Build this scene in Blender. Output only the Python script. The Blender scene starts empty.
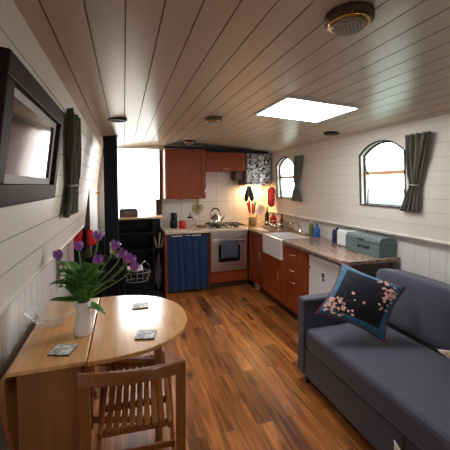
import bpy, bmesh, math, random
from mathutils import Vector, Matrix
random.seed(7)
R = math.radians
C = bpy.context.scene.collection
sc = bpy.context.scene

# ------------------------------------------------------------------ materials
def mat(name, col, rough=0.5, metal=0.0, spec=0.5, bump=0.0, bscale=60, var=0.0, vscale=6, coat=0.0, sheen=0.0, trans=0.0, emit=None, estr=0, stretch=(1,1,1), alpha=1):
    m = bpy.data.materials.new(name); m.use_nodes = True
    nt = m.node_tree; b = nt.nodes['Principled BSDF']
    c = (*col, 1)
    b.inputs['Base Color'].default_value = c
    b.inputs['Roughness'].default_value = rough
    b.inputs['Metallic'].default_value = metal
    b.inputs['Specular IOR Level'].default_value = spec
    b.inputs['Coat Weight'].default_value = coat
    b.inputs['Coat Roughness'].default_value = 0.12
    b.inputs['Sheen Weight'].default_value = sheen
    b.inputs['Transmission Weight'].default_value = trans
    b.inputs['Alpha'].default_value = alpha
    if emit: b.inputs['Emission Color'].default_value = (*emit, 1); b.inputs['Emission Strength'].default_value = estr
    tc = nt.nodes.new('ShaderNodeTexCoord'); mp = nt.nodes.new('ShaderNodeMapping')
    mp.inputs['Scale'].default_value = stretch
    nt.links.new(tc.outputs['Object'], mp.inputs['Vector'])
    n = nt.nodes.new('ShaderNodeTexNoise'); n.inputs['Scale'].default_value = vscale; n.inputs['Detail'].default_value = 5
    nt.links.new(mp.outputs[0], n.inputs['Vector'])
    r = nt.nodes.new('ShaderNodeValToRGB')
    r.color_ramp.elements[0].position = .3; r.color_ramp.elements[1].position = .7
    r.color_ramp.elements[0].color = (*[x*(1-var) for x in col], 1)
    r.color_ramp.elements[1].color = (*[min(1, x*(1+var)) for x in col], 1)
    nt.links.new(n.outputs['Fac'], r.inputs['Fac']); nt.links.new(r.outputs['Color'], b.inputs['Base Color'])
    if bump:
        n2 = nt.nodes.new('ShaderNodeTexNoise'); n2.inputs['Scale'].default_value = bscale
        nt.links.new(mp.outputs[0], n2.inputs['Vector'])
        bp = nt.nodes.new('ShaderNodeBump'); bp.inputs['Strength'].default_value = bump; bp.inputs['Distance'].default_value = .01
        nt.links.new(n2.outputs['Fac'], bp.inputs['Height']); nt.links.new(bp.outputs[0], b.inputs['Normal'])
    return m

def floor_material():
    m = bpy.data.materials.new('oak_floor'); m.use_nodes = True
    nt = m.node_tree; N = nt.nodes; L = nt.links; b = N['Principled BSDF']
    tc = N.new('ShaderNodeTexCoord')
    sep = N.new('ShaderNodeSeparateXYZ'); L.new(tc.outputs['Object'], sep.inputs[0])
    com = N.new('ShaderNodeCombineXYZ'); L.new(sep.outputs['Y'], com.inputs['X']); L.new(sep.outputs['X'], com.inputs['Y'])
    bk = N.new('ShaderNodeTexBrick'); L.new(com.outputs[0], bk.inputs['Vector'])
    bk.offset = .37; bk.offset_frequency = 2
    bk.inputs['Scale'].default_value = 1; bk.inputs['Brick Width'].default_value = .95; bk.inputs['Row Height'].default_value = .118
    bk.inputs['Mortar Size'].default_value = .0018; bk.inputs['Mortar Smooth'].default_value = .3; bk.inputs['Bias'].default_value = 0
    bk.inputs['Color1'].default_value = (0, 0, 0, 1); bk.inputs['Color2'].default_value = (1, 1, 1, 1); bk.inputs['Mortar'].default_value = (.5, .5, .5, 1)
    ramp = N.new('ShaderNodeValToRGB'); L.new(bk.outputs['Color'], ramp.inputs['Fac'])
    cr = ramp.color_ramp; cr.elements[0].color = (.16, .050, .012, 1); cr.elements[1].color = (.60, .235, .065, 1)
    e = cr.elements.new(.35); e.color = (.38, .135, .035, 1)
    # grain
    mp = N.new('ShaderNodeMapping'); mp.inputs['Scale'].default_value = (28, 2.0, 1); L.new(tc.outputs['Object'], mp.inputs['Vector'])
    off = N.new('ShaderNodeVectorMath'); off.operation = 'MULTIPLY_ADD'; L.new(bk.outputs['Color'], off.inputs[0]); off.inputs[1].default_value = (9, 31, 3); L.new(mp.outputs[0], off.inputs[2])
    gr = N.new('ShaderNodeTexNoise'); gr.inputs['Scale'].default_value = 1; gr.inputs['Detail'].default_value = 6; gr.inputs['Distortion'].default_value = .6; L.new(off.outputs[0], gr.inputs['Vector'])
    gr2 = N.new('ShaderNodeValToRGB'); L.new(gr.outputs['Fac'], gr2.inputs['Fac'])
    gr2.color_ramp.elements[0].position = .3; gr2.color_ramp.elements[0].color = (.36, .28, .22, 1)
    gr2.color_ramp.elements[1].position = .62; gr2.color_ramp.elements[1].color = (1.15, 1.12, 1.1, 1)
    mx = N.new('ShaderNodeMix'); mx.data_type = 'RGBA'; mx.blend_type = 'MULTIPLY'; mx.inputs[0].default_value = 1
    L.new(ramp.outputs['Color'], mx.inputs[6]); L.new(gr2.outputs['Color'], mx.inputs[7])
    # knots and dark patches
    mp2 = N.new('ShaderNodeMapping'); mp2.inputs['Scale'].default_value = (7, 3.2, 1); L.new(tc.outputs['Object'], mp2.inputs['Vector'])
    vo = N.new('ShaderNodeTexVoronoi'); vo.inputs['Scale'].default_value = .75; L.new(mp2.outputs[0], vo.inputs['Vector'])
    kr = N.new('ShaderNodeValToRGB'); L.new(vo.outputs['Distance'], kr.inputs['Fac'])
    kr.color_ramp.elements[0].position = .05; kr.color_ramp.elements[0].color = (.2, .12, .08, 1)
    kr.color_ramp.elements[1].position = .28; kr.color_ramp.elements[1].color = (1, 1, 1, 1)
    mx2 = N.new('ShaderNodeMix'); mx2.data_type = 'RGBA'; mx2.blend_type = 'MULTIPLY'; mx2.inputs[0].default_value = .95
    L.new(mx.outputs[2], mx2.inputs[6]); L.new(kr.outputs['Color'], mx2.inputs[7])
    # joints
    mx3 = N.new('ShaderNodeMix'); mx3.data_type = 'RGBA'; L.new(bk.outputs['Fac'], mx3.inputs[0]); L.new(mx2.outputs[2], mx3.inputs[6]); mx3.inputs[7].default_value = (.05, .02, .01, 1)
    L.new(mx3.outputs[2], b.inputs['Base Color'])
    b.inputs['Roughness'].default_value = .30; b.inputs['Specular IOR Level'].default_value = .45
    bp = N.new('ShaderNodeBump'); bp.inputs['Strength'].default_value = .35; bp.inputs['Distance'].default_value = .004; bp.invert = True
    L.new(bk.outputs['Fac'], bp.inputs['Height'])
    bp2 = N.new('ShaderNodeBump'); bp2.inputs['Strength'].default_value = .12; bp2.inputs['Distance'].default_value = .004
    L.new(gr.outputs['Fac'], bp2.inputs['Height']); L.new(bp.outputs[0], bp2.inputs['Normal']); L.new(bp2.outputs[0], b.inputs['Normal'])
    return m

def speck_material(name, cols, scale, rough):
    m = bpy.data.materials.new(name); m.use_nodes = True
    nt = m.node_tree; N = nt.nodes; L = nt.links; b = N['Principled BSDF']
    tc = N.new('ShaderNodeTexCoord'); vo = N.new('ShaderNodeTexVoronoi'); vo.inputs['Scale'].default_value = scale
    L.new(tc.outputs['Object'], vo.inputs['Vector'])
    sp = N.new('ShaderNodeSeparateColor'); L.new(vo.outputs['Color'], sp.inputs[0])
    rp = N.new('ShaderNodeValToRGB'); rp.color_ramp.interpolation = 'CONSTANT'; L.new(sp.outputs[0], rp.inputs['Fac'])
    el = rp.color_ramp.elements
    while len(el) < len(cols): el.new(.5)
    for i, c in enumerate(cols): el[i].position = i/len(cols); el[i].color = (*c, 1)
    L.new(rp.outputs['Color'], b.inputs['Base Color']); b.inputs['Roughness'].default_value = rough
    return m

def tile_material(name, col, mortar, w, h, rough, plane='XY', ms=.003):
    m = bpy.data.materials.new(name); m.use_nodes = True
    nt = m.node_tree; N = nt.nodes; L = nt.links; b = N['Principled BSDF']
    tc = N.new('ShaderNodeTexCoord'); sep = N.new('ShaderNodeSeparateXYZ'); L.new(tc.outputs['Object'], sep.inputs[0])
    com = N.new('ShaderNodeCombineXYZ'); L.new(sep.outputs[plane[0]], com.inputs['X']); L.new(sep.outputs[plane[1]], com.inputs['Y'])
    bk = N.new('ShaderNodeTexBrick'); L.new(com.outputs[0], bk.inputs['Vector']); bk.offset = 0
    bk.inputs['Scale'].default_value = 1; bk.inputs['Brick Width'].default_value = w; bk.inputs['Row Height'].default_value = h
    bk.inputs['Mortar Size'].default_value = ms
    bk.inputs['Color1'].default_value = (*col, 1); bk.inputs['Color2'].default_value = (*[c*.93 for c in col], 1); bk.inputs['Mortar'].default_value = (*mortar, 1)
    L.new(bk.outputs['Color'], b.inputs['Base Color']); b.inputs['Roughness'].default_value = rough
    return m

def floral_material():
    m = bpy.data.materials.new('floral_cloth'); m.use_nodes = True
    nt = m.node_tree; N = nt.nodes; L = nt.links; b = N['Principled BSDF']
    tc = N.new('ShaderNodeTexCoord'); n = N.new('ShaderNodeTexNoise'); n.inputs['Scale'].default_value = 26; n.inputs['Detail'].default_value = 1.5; n.inputs['Distortion'].default_value = 1.6
    L.new(tc.outputs['Object'], n.inputs['Vector'])
    rp = N.new('ShaderNodeValToRGB'); rp.color_ramp.interpolation = 'CONSTANT'; L.new(n.outputs['Fac'], rp.inputs['Fac'])
    el = rp.color_ramp.elements; el[0].color = (.012, .012, .03, 1); el[1].position = .49; el[1].color = (.85, .84, .86, 1)
    e = el.new(.66); e.color = (.02, .02, .05, 1)
    L.new(rp.outputs['Color'], b.inputs['Base Color']); b.inputs['Roughness'].default_value = .85
    return m

def glass_material():
    m = bpy.data.materials.new('thin_glass'); m.use_nodes = True; nt = m.node_tree; N = nt.nodes; L = nt.links
    for n in list(N):
        if n.type == 'BSDF_PRINCIPLED': N.remove(n)
    t = N.new('ShaderNodeBsdfTransparent'); t.inputs[0].default_value = (.96, .96, .95, 1); g = N.new('ShaderNodeBsdfGlossy'); g.inputs['Roughness'].default_value = .04
    lw = N.new('ShaderNodeLayerWeight'); pw = N.new('ShaderNodeMath'); pw.operation = 'POWER'; pw.inputs[1].default_value = 4; L.new(lw.outputs['Facing'], pw.inputs[0])
    f = N.new('ShaderNodeMath'); f.operation = 'MULTIPLY_ADD'; f.inputs[1].default_value = .8; f.inputs[2].default_value = .04; L.new(pw.outputs[0], f.inputs[0]); x = N.new('ShaderNodeMixShader')
    L.new(f.outputs[0], x.inputs[0]); L.new(t.outputs[0], x.inputs[1]); L.new(g.outputs[0], x.inputs[2])
    L.new(x.outputs[0], [n for n in N if n.type == 'OUTPUT_MATERIAL'][0].inputs[0]); return m
M = dict(
    paint=mat('cream_gloss_paint', (.80, .755, .68), .40, var=.015, vscale=2, bump=.03, bscale=9, spec=.5),
    ceil=mat('ceiling_satin_paint', (.64, .55, .46), .30, var=.02, vscale=2, bump=.03, bscale=7, spec=.5),
    white=mat('white_paint', (.80, .79, .77), .4, var=.02),
    groove=mat('dark_groove', (.27, .20, .145), .6),
    groove_wall=mat('wall_groove', (.50, .45, .38), .6),
    floor=floor_material(),
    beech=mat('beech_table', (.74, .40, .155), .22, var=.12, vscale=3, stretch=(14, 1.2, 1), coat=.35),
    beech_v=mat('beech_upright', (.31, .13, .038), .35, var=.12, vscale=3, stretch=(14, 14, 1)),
    chairwood=mat('chair_wood', (.25, .083, .018), .3, var=.18, vscale=4, stretch=(10, 2, 10), coat=.5),
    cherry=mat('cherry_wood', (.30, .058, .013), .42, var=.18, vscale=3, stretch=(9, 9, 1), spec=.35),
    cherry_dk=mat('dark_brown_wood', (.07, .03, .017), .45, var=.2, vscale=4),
    pine=mat('pine_top', (.68, .47, .27), .35, var=.1, vscale=3, stretch=(1, 12, 1)),
    granite=speck_material('speckled_worktop', [(.34, .235, .17), (.13, .09, .07), (.45, .33, .25), (.23, .155, .12), (.32, .22, .16)], 110, .2),
    palewt=mat('pale_worktop', (.66, .56, .47), .3, var=.06, vscale=30),
    tile=tile_material('splash_tiles', (.82, .79, .73), (.48, .43, .36), .30, .33, .18, 'XZ'),
    slate=tile_material('slate_tiles', (.022, .023, .026), (.10, .10, .105), .20, .20, .22, 'XY', .004),
    steel=mat('brushed_steel', (.68, .66, .63), .36, metal=1, var=.06, vscale=8, stretch=(1, 1, 30)),
    chrome=mat('chrome', (.72, .72, .72), .12, metal=1),
    brass=mat('brass', (.62, .40, .14), .22, metal=1),
    black=mat('black_enamel', (.010, .010, .012), .4, spec=.25, var=.1),
    dblue=mat('blue_black_paint', (.008, .010, .015), .5, spec=.15, var=.1),
    blackglass=mat('black_glass', (.008, .009, .012), .06),
    iron=mat('cast_iron', (.02, .02, .02), .6),
    framewood=mat('frame_wood', (.030, .015, .018), .55, spec=.08, var=.2, vscale=4, stretch=(1, 8, 8)),
    mountcard=mat('mount_card', (.62, .62, .62), .8),
    ceramic=mat('white_ceramic', (.86, .86, .85), .15, var=.01, coat=.4),
    fridgew=mat('white_enamel', (.86, .89, .93), .22, var=.01),
    olive=mat('olive_fabric', (.050, .056, .034), .95, var=.15, vscale=30, bump=.2, bscale=300, sheen=.2),
    greycurt=mat('grey_green_fabric', (.15, .148, .122), .95, var=.12, vscale=30, bump=.2, bscale=300, sheen=.2),
    tie=mat('tieback_cord', (.30, .29, .25), .8),
    sofa=mat('sofa_fabric', (.066, .071, .108), .95, var=.07, vscale=14, bump=.35, bscale=420, sheen=.35),
    navy=mat('navy_velvet', (.004, .007, .018), .8, sheen=.05, var=.2, vscale=20),
    teal=mat('teal_velvet', (.035, .15, .25), .7, sheen=.2, var=.35, vscale=18),
    piping=mat('maroon_piping', (.16, .018, .05), .7),
    blossom=mat('blossom_pink', (.80, .50, .42), .8, var=.25, vscale=60),
    twig=mat('twig_maroon', (.10, .02, .03), .8),
    curtblue=mat('blue_curtain_fabric', (.010, .038, .125), .9, var=.2, vscale=20, sheen=.2),
    towel=mat('towel_fabric', (.075, .09, .13), .95, var=.15, vscale=40, bump=.3, bscale=300),
    floral=floral_material(),
    leaf=mat('tulip_leaf', (.07, .20, .035), .4, var=.35, vscale=9),
    stem=mat('tulip_stem', (.13, .26, .055), .5, var=.2),
    petal=mat('tulip_petal', (.30, .08, .42), .5, var=.35, vscale=30, sheen=.3),
    glass=glass_material(),
    cutglass=mat('cut_glass', (.86, .88, .88), .08, alpha=.30, coat=.5),
    red=mat('red_fabric', (.60, .012, .014), .75, var=.2, vscale=20),
    redgloss=mat('red_enamel', (.58, .02, .02), .25),
    pink=mat('pink_cloth', (.50, .33, .35), .9, var=.1),
    teabin=mat('grey_teal_enamel', (.135, .185, .19), .34, var=.03),
    bluegl=mat('blue_liquid', (.01, .13, .42), .12, coat=.5),
    greengl=mat('green_liquid', (.10, .16, .05), .15, coat=.5),
    navyen=mat('navy_enamel', (.015, .025, .075), .3),
    coaster=mat('coaster_print', (.55, .58, .60), .5, var=.75, vscale=38),
    emitwarm=mat('warm_lamp', (1, .8, .5), .5, emit=(1, .62, .26), estr=16),
    skylite=mat('lit_diffuser', (.9, .9, .9), .4, emit=(.98, .985, 1), estr=20),
    lens=mat('lamp_lens', (.34, .30, .26), .12, coat=.6, var=.25, vscale=60),
    brownmetal=mat('brown_box_metal', (.10, .06, .045), .3, var=.2),
    paper=mat('paper', (.45, .28, .18), .8, var=.5, vscale=25),
    plastic=mat('grey_plastic', (.30, .31, .33), .35, var=.4, vscale=20),
    grass=mat('grass_bank', (.050, .078, .066), .9, var=.1, vscale=1.5),
    water=mat('canal_water', (.10, .20, .17), .12, var=.2, vscale=2),
    cream=mat('cream_cushion', (.62, .52, .30), .9, var=.45, vscale=22),
    bark=mat('gold_wood', (.42, .27, .10), .5, var=.2),
)

# ------------------------------------------------------------------ mesh helpers
def NB(): return bmesh.new()
def face(bm, vs, mi=0):
    try:
        f = bm.faces.new(vs); f.material_index = mi; return f
    except ValueError: return None
def box(bm, x0, x1, y0, y1, z0, z1, mi=0, mtx=None):
    v = [bm.verts.new((x, y, z)) for x in (x0, x1) for y in (y0, y1) for z in (z0, z1)]
    for q in ((0,1,3,2),(4,6,7,5),(0,4,5,1),(2,3,7,6),(0,2,6,4),(1,5,7,3)): face(bm, [v[i] for i in q], mi)
    if mtx: bmesh.ops.transform(bm, matrix=mtx, verts=v)
    return v
def beam(bm, p0, p1, w, d, mi=0, up=(1,0,0)):   # rectangular bar; w along `up`
    p0, p1 = Vector(p0), Vector(p1); t = (p1-p0).normalized(); u = Vector(up); u = (u-t*u.dot(t)).normalized(); n = t.cross(u)
    v = []
    for p in (p0, p1):
        for a, b in ((-1,-1),(1,-1),(1,1),(-1,1)): v.append(bm.verts.new(p+u*a*w/2+n*b*d/2))
    face(bm, v[3::-1], mi); face(bm, v[4:], mi)
    for i in range(4): j = (i+1)%4; face(bm, [v[i], v[j], v[4+j], v[4+i]], mi)
def lathe(bm, prof, n=24, c=(0,0,0), mi=0, cap0=True, cap1=True, sx=1, sy=1, m=None):
    rings = []; allv = []
    for r, z in prof:
        ring = []
        for i in range(n):
            a = 2*math.pi*i/n
            ring.append(bm.verts.new((c[0]+r*math.cos(a)*sx, c[1]+r*math.sin(a)*sy, c[2]+z)))
        rings.append(ring); allv += ring
    for k in range(len(rings)-1):
        for i in range(n):
            j = (i+1)%n; face(bm, [rings[k][i], rings[k][j], rings[k+1][j], rings[k+1][i]], mi)
    if cap0: face(bm, rings[0][::-1], mi)
    if cap1: face(bm, rings[-1], mi)
    if m: bmesh.ops.transform(bm, matrix=m, verts=allv)
def tube(bm, pts, r, n=8, mi=0, closed=False):
    pts = [Vector(p) for p in pts]; rings = []
    ref = Vector((0,0,1))
    for i, p in enumerate(pts):
        if closed: t = pts[(i+1)%len(pts)]-pts[i-1]
        else: t = pts[min(i+1, len(pts)-1)]-pts[max(i-1, 0)]
        t.normalize()
        rr = ref if abs(t.dot(ref)) < .95 else Vector((1,0,0))
        u = (rr-t*rr.dot(t)).normalized(); w = t.cross(u)
        rad = r[i] if isinstance(r, (list, tuple)) else r
        rings.append([bm.verts.new(p+u*math.cos(a)*rad+w*math.sin(a)*rad) for a in [2*math.pi*k/n for k in range(n)]])
    K = len(rings)
    for k in range(K if closed else K-1):
        A, B = rings[k], rings[(k+1)%K]
        for i in range(n): j = (i+1)%n; face(bm, [A[i], A[j], B[j], B[i]], mi)
    if not closed: face(bm, rings[0][::-1], mi); face(bm, rings[-1], mi)
def prism(bm, poly, axis, a, b, mi=0):   # poly: 2D points; axis in 'XYZ' extrusion
    def P(p, t):
        return {'X': (t, p[0], p[1]), 'Y': (p[0], t, p[1]), 'Z': (p[0], p[1], t)}[axis]
    A = [bm.verts.new(P(p, a)) for p in poly]; B = [bm.verts.new(P(p, b)) for p in poly]
    face(bm, A[::-1], mi); face(bm, B, mi)
    for i in range(len(poly)): j = (i+1)%len(poly); face(bm, [A[i], A[j], B[j], B[i]], mi)
    return A+B
def grid(bm, fn, nu, nv, mi=0):
    vs = [[bm.verts.new(fn(i/nu, j/nv)) for j in range(nv+1)] for i in range(nu+1)]
    for i in range(nu):
        for j in range(nv): face(bm, [vs[i][j], vs[i+1][j], vs[i+1][j+1], vs[i][j+1]], mi)
    return vs
def obj(name, bm, m, parent=None, bev=0, smooth=False, solid=0, sub=0, label=None):
    bmesh.ops.recalc_face_normals(bm, faces=bm.faces)
    me = bpy.data.meshes.new(name); bm.to_mesh(me); bm.free()
    for x in (m if isinstance(m, (list, tuple)) else [m]): me.materials.append(M[x] if isinstance(x, str) else x)
    o = bpy.data.objects.new(name, me); C.objects.link(o)
    if parent: o.parent = parent
    if smooth:
        for p in me.polygons: p.use_smooth = True
    if solid: s = o.modifiers.new('s', 'SOLIDIFY'); s.thickness = solid; s.offset = 0
    if bev: b = o.modifiers.new('b', 'BEVEL'); b.width = bev; b.segments = 2; b.limit_method = 'ANGLE'; b.angle_limit = R(40)
    if sub: s = o.modifiers.new('u', 'SUBSURF'); s.levels = sub; s.render_levels = sub
    if label: o['label'] = label
    return o
def tag(o, label, cat, group=None):
    o['label'] = label; o['category'] = cat
    if group: o['group'] = group
    return o
def thing(name, label, cat, loc=(0,0,0), rz=0, group=None):
    o = bpy.data.objects.new(name, None); C.objects.link(o); o.location = loc; o.rotation_euler = (0,0,rz); o.empty_display_size = .1
    return tag(o, label, cat, group)
def struct(name, bm, m, **k):
    o = obj(name, bm, m, **k); o['kind'] = 'structure'; return o
def copy_tree(o, parent=None):
    c = o.copy(); C.objects.link(c)
    if parent: c.parent = parent
    for ch in [x for x in bpy.data.objects if x.parent == o]: copy_tree(ch, c)
    return c
def boxobj(name, parent, m, *a, bev=.003, **k):
    bm = NB(); box(bm, *a); return obj(name, bm, m, parent, bev=bev, **k)
def panel_door(name, parent, axis, pos, a0, a1, z0, z1, th=.02, m='cherry', fw=.07, out=-1):
    """shaker door: frame proud of a recessed middle; faces -Y (axis Y) or -X (axis X)"""
    bm = NB()
    def B(u0, u1, w0, w1, t0, t1):
        if axis == 'Y': box(bm, u0, u1, pos+out*t1, pos+out*t0, w0, w1)
        else: box(bm, pos+out*t1, pos+out*t0, u0, u1, w0, w1)
    B(a0, a1, z0, z0+fw, 0, th); B(a0, a1, z1-fw, z1, 0, th)
    B(a0, a0+fw, z0+fw, z1-fw, 0, th); B(a1-fw, a1, z0+fw, z1-fw, 0, th)
    B(a0+fw, a1-fw, z0+fw, z1-fw, 0, th*.45)
    return obj(name, bm, m, parent, bev=.0025)
def handle(parent, axis, pos, p, length, vertical, label='chrome bow handle'):
    bm = NB(); h = length/2; d = .028
    if vertical: f = lambda s, o: (pos-o, p[0], p[1]+s) if axis == 'X' else (p[0], pos-o, p[1]+s)
    else: f = lambda s, o: (pos-o, p[0]+s, p[1]) if axis == 'X' else (p[0]+s, pos-o, p[1])
    tube(bm, [f(-h, 0), f(-h, d*.7), f(-h*.8, d), f(h*.8, d), f(h, d*.7), f(h, 0)], .006, 6)
    return obj('handle', bm, 'chrome', parent, smooth=True, label=label)

# ------------------------------------------------------------------ setting
Y0, Y1 = -2.6, 5.25
LX = lambda z: -.438+.13*(z-1.15)
RX = lambda z: 2.42-.055*(z-1.15)
CZ = lambda x: 2.250-.105*((x-1.0)/1.35)**2

bm = NB(); box(bm, -.75, 2.6, Y0-.1, Y1+.1, -.08, 0); struct('floor', bm, 'floor')

def groove_profile(us, gw, gd):   # returns list of (u, depth)
    out = []
    for i, u in enumerate(us):
        if i in (0, len(us)-1): out.append((u, 0, 0))
        else: out += [(u-gw/2, 0, 1), (u-gw/2, gd, 1), (u+gw/2, gd, 1), (u+gw/2, 0, 0)]
    return out
def plank_slab(name, us, fn, back, axis, a, b, gw=.004, gd=.005, m='paint', gm='groove_wall'):
    """fn(u,depth)->2D point on the room side, back: outer points; extruded along axis"""
    pr = groove_profile(us, gw, gd)
    bm = NB(); pts = [fn(u, d) for u, d, _ in pr]+back
    def P(p, t): return {'X': (t, p[0], p[1]), 'Y': (p[0], t, p[1]), 'Z': (p[0], p[1], t)}[axis]
    A = [bm.verts.new(P(p, a)) for p in pts]; B = [bm.verts.new(P(p, b)) for p in pts]
    n = len(pts)
    for i in range(n):
        j = (i+1)%n
        dark = i < len(pr)-1 and (pr[i][1] > 0 or pr[i+1][1] > 0)
        face(bm, [A[i], A[j], B[j], B[i]], 1 if dark else 0)
    face(bm, A[::-1]); face(bm, B)
    bmesh.ops.triangulate(bm, faces=[f for f in bm.faces if len(f.verts) > 4])
    return struct(name, bm, [m, gm])

# ceiling: lengthwise boards
us = [-.34]+[.014+.126*k for k in range(-2, 19)]+[2.40]
plank_slab('ceiling', us, lambda u, d: (u, CZ(u)+d), [(2.40, 2.36), (-.34, 2.36)], 'Y', Y0, Y1+.02, gw=.0055, gd=.006, m='ceil', gm='groove')
# side walls above the gunwale
zs = [1.15+.127*k for k in range(8)]+[2.16]
wl = plank_slab('wall_left', zs, lambda u, d: (LX(u)-d, u), [(-.62, 2.16), (-.62, 1.15)], 'Y', Y0, Y1, gd=.007)
zs = [1.15+.112*k for k in range(9)]+[2.16]
wr = plank_slab('wall_right', zs, lambda u, d: (RX(u)+d, u), [(2.475, 2.16), (2.475, 1.15)], 'Y', Y0, Y1, gw=.003)
def arch(yc, w, z0, zs_, zt, n=14, off=0):
    pts = [(yc-w/2-off, z0-off), (yc+w/2+off, z0-off)]
    for i in range(n+1):
        a = math.pi*i/n; c_ = math.cos(a); pts.append((yc+(w/2+off)*c_, zs_+(zt-zs_+off)*(1-abs(c_)**2.2)+off*.3*abs(c_)))
    return pts
WINS = [(2.53, 'R'), (4.47, 'R'), (-.7, 'R')]  # last one sits unseen behind the camera, added for fill light
WZ0, WZS, WZT, WW = 1.395, 1.905, 2.022, .565
def cut(o, bms):
    for bmc in bms:
        bmesh.ops.recalc_face_normals(bmc, faces=bmc.faces)
        me = bpy.data.meshes.new('c'); bmc.to_mesh(me); bmc.free(); c = bpy.data.objects.new('c', me); C.objects.link(c)
        md = o.modifiers.new('x', 'BOOLEAN'); md.object = c; md.solver = 'EXACT'; md.operation = 'DIFFERENCE'
        dg = bpy.context.evaluated_depsgraph_get(); dg.update()
        nm = bpy.data.meshes.new_from_object(o.evaluated_get(dg)); o.modifiers.clear(); o.data = nm
        bpy.data.objects.remove(c)
cs = []
for yc, s in WINS:
    if s == 'R': b_ = NB(); prism(b_, arch(yc, WW, WZ0, WZS, WZT), 'X', 2.2, 2.7); cs.append(b_)
cut(wr, cs)
# side walls below the gunwale: upright boards
ys = [Y0]+[Y0+.145*k for k in range(1, 54)]+[Y1]
plank_slab('wall_left.001', ys, lambda u, d: (-.62-d, u), [(-.72, Y1), (-.72, Y0)], 'Z', 0, 1.17, gw=.003, gd=.002, m='white')
plank_slab('wall_right.001', ys, lambda u, d: (2.465+d, u), [(2.56, Y1), (2.56, Y0)], 'Z', 0, 1.15, gw=.003, gd=.002, m='white')
# gunwale edge boards
for nm, x0, x1 in (('trim_1', -.62, -.432), ('trim_2', 2.408, 2.47)):
    bm = NB(); box(bm, x0, x1, Y0, Y1, 1.13, 1.152); struct(nm, bm, 'paint', bev=.005)
# kitchen end wall with the opening to the steps
OX0, OX1, OZ0, OZ1 = -.085, .545, 1.13, 2.175
bm = NB()
box(bm, -.72, OX0, Y1, Y1+.08, 0, 2.36); box(bm, OX1, 2.56, Y1, Y1+.08, 0, 2.36)
box(bm, OX0, OX1, Y1, Y1+.08, 0, OZ0); box(bm, OX0, OX1, Y1, Y1+.08, OZ1, 2.36)
struct('wall_back', bm, 'paint')
bm = NB(); box(bm, .60, 2.46, Y1-.012, Y1, .92, 1.84); struct('trim_3', bm, 'tile')
bm = NB(); box(bm, OX1-.004, OX1+.032, Y1-.03, Y1-.002, OZ0, 2.16); struct('trim_4', bm, 'cherry_dk', bev=.002)
bm = NB(); box(bm, OX0-.03, OX1, Y1-.02, Y1-.002, OZ1-.005, OZ1+.03); struct('trim_5', bm, 'white', bev=.002)
# wall behind the camera with a small unseen window added as fill light
bm = NB()
box(bm, -.72, .7, Y0-.08, Y0, 0, 2.36); box(bm, 1.3, 2.56, Y0-.08, Y0, 0, 2.36); box(bm, .7, 1.3, Y0-.08, Y0, 1.95, 2.36); box(bm, .7, 1.3, Y0-.08, Y0, 0, 1.25)
struct('wall_front', bm, 'paint')
bm = NB()
for x in (.7, 1.26): box(bm, x, x+.04, Y0-.05, Y0-.02, 1.25, 1.95)
for z in (1.25, 1.91): box(bm, .74, 1.26, Y0-.05, Y0-.02, z, z+.04)
struct('window_5', bm, 'white')
# slate floor at the stove end
bm = NB(); box(bm, -.62, .55, 4.10, 5.24, 0, .012); struct('floor_tiles', bm, 'slate')

# outside: canal bank and water
bm = NB(); box(bm, 3.2, 9, -6, 12, -.4, -.35); o = struct('ground_water', bm, 'water')
bm = NB(); prism(bm, [(9, -.4), (11, .9), (30, 1.15), (30, -.4)], 'Y', -25, 35); o = struct('ground_bank', bm, 'grass')

# windows
def window(n, yc, side, full=True):
    X = (lambda z: RX(z)) if side == 'R' else (lambda z: LX(z)); s = 1 if side == 'R' else -1
    root = bpy.data.objects.new('window_%d' % n, None); C.objects.link(root); root['kind'] = 'structure'; root.location = (X(1.4), yc, WZ0)
    ox = X(1.4)
    def path(off, z0=WZ0):
        return arch(0, WW, 0, WZS-WZ0, WZT-WZ0, 18, off)
    def ring(name, m, o_in, o_out, xa, xb):
        bm = NB(); A = path(o_in); B = path(o_out)
        def P(p, xo): return (X(p[1]+WZ0)-ox+xo*s, p[0], p[1])
        n_ = len(A); v = [[bm.verts.new(P(p, xo)) for p in pts] for pts, xo in ((A, xa), (B, xa), (B, xb), (A, xb))]
        for k in range(4):
            for i in range(n_): j = (i+1)%n_; face(bm, [v[k][i], v[k][j], v[(k+1)%4][j], v[(k+1)%4][i]])
        return obj(name, bm, m, root)
    ring('window_trim', 'black', -.004, .009, -.008, .010)
    ring('window_frame', 'black', -.014, .0, .046, .062)
    bm = NB(); box(bm, min(.035*s, .06*s), max(.035*s, .06*s), -WW/2+.012, WW/2-.012, .308, .346)
    obj('glazing_bar', bm, 'beech', root, bev=.003)
    bm = NB(); v = [bm.verts.new(((X(p[1]+WZ0)-ox)*.0+.054*s, p[0], p[1])) for p in path(-.012)]; face(bm, v)
    bmesh.ops.triangulate(bm, faces=bm.faces[:]); obj('pane', bm, 'glass', root, solid=.004)
    if full:
        # inward-opening vent light: thin dark arch leaning into the room and its left stay
        bm = NB(); pts = []
        for i in range(17):
            a = math.pi*i/16; z = .46+.105*(1-abs(math.cos(a))**2.2)
            pts.append(((.04-(z-.30)*.12)*s, (WW/2-.02)*math.cos(a), z))
        tube(bm, [((.045)*s, WW/2-.025, .335)]+pts+[((.045)*s, -WW/2+.025, .335)], .005, 6); obj('vent_frame', bm, 'black', root, smooth=True)
        bm = NB(); tube(bm, [(.04*s, WW/2-.055, .0), (.04*s, WW/2-.055, .31), (.0, WW/2-.03, .43)], .006, 6)
        tube(bm, [(.02*s, .0, .55), (.045*s, 0, .49)], .004, 6)
        obj('stay', bm, 'black', root, smooth=True)
    return root
for i, (yc, s) in enumerate(WINS): window(i+1, yc, s, i < 2)

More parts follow.
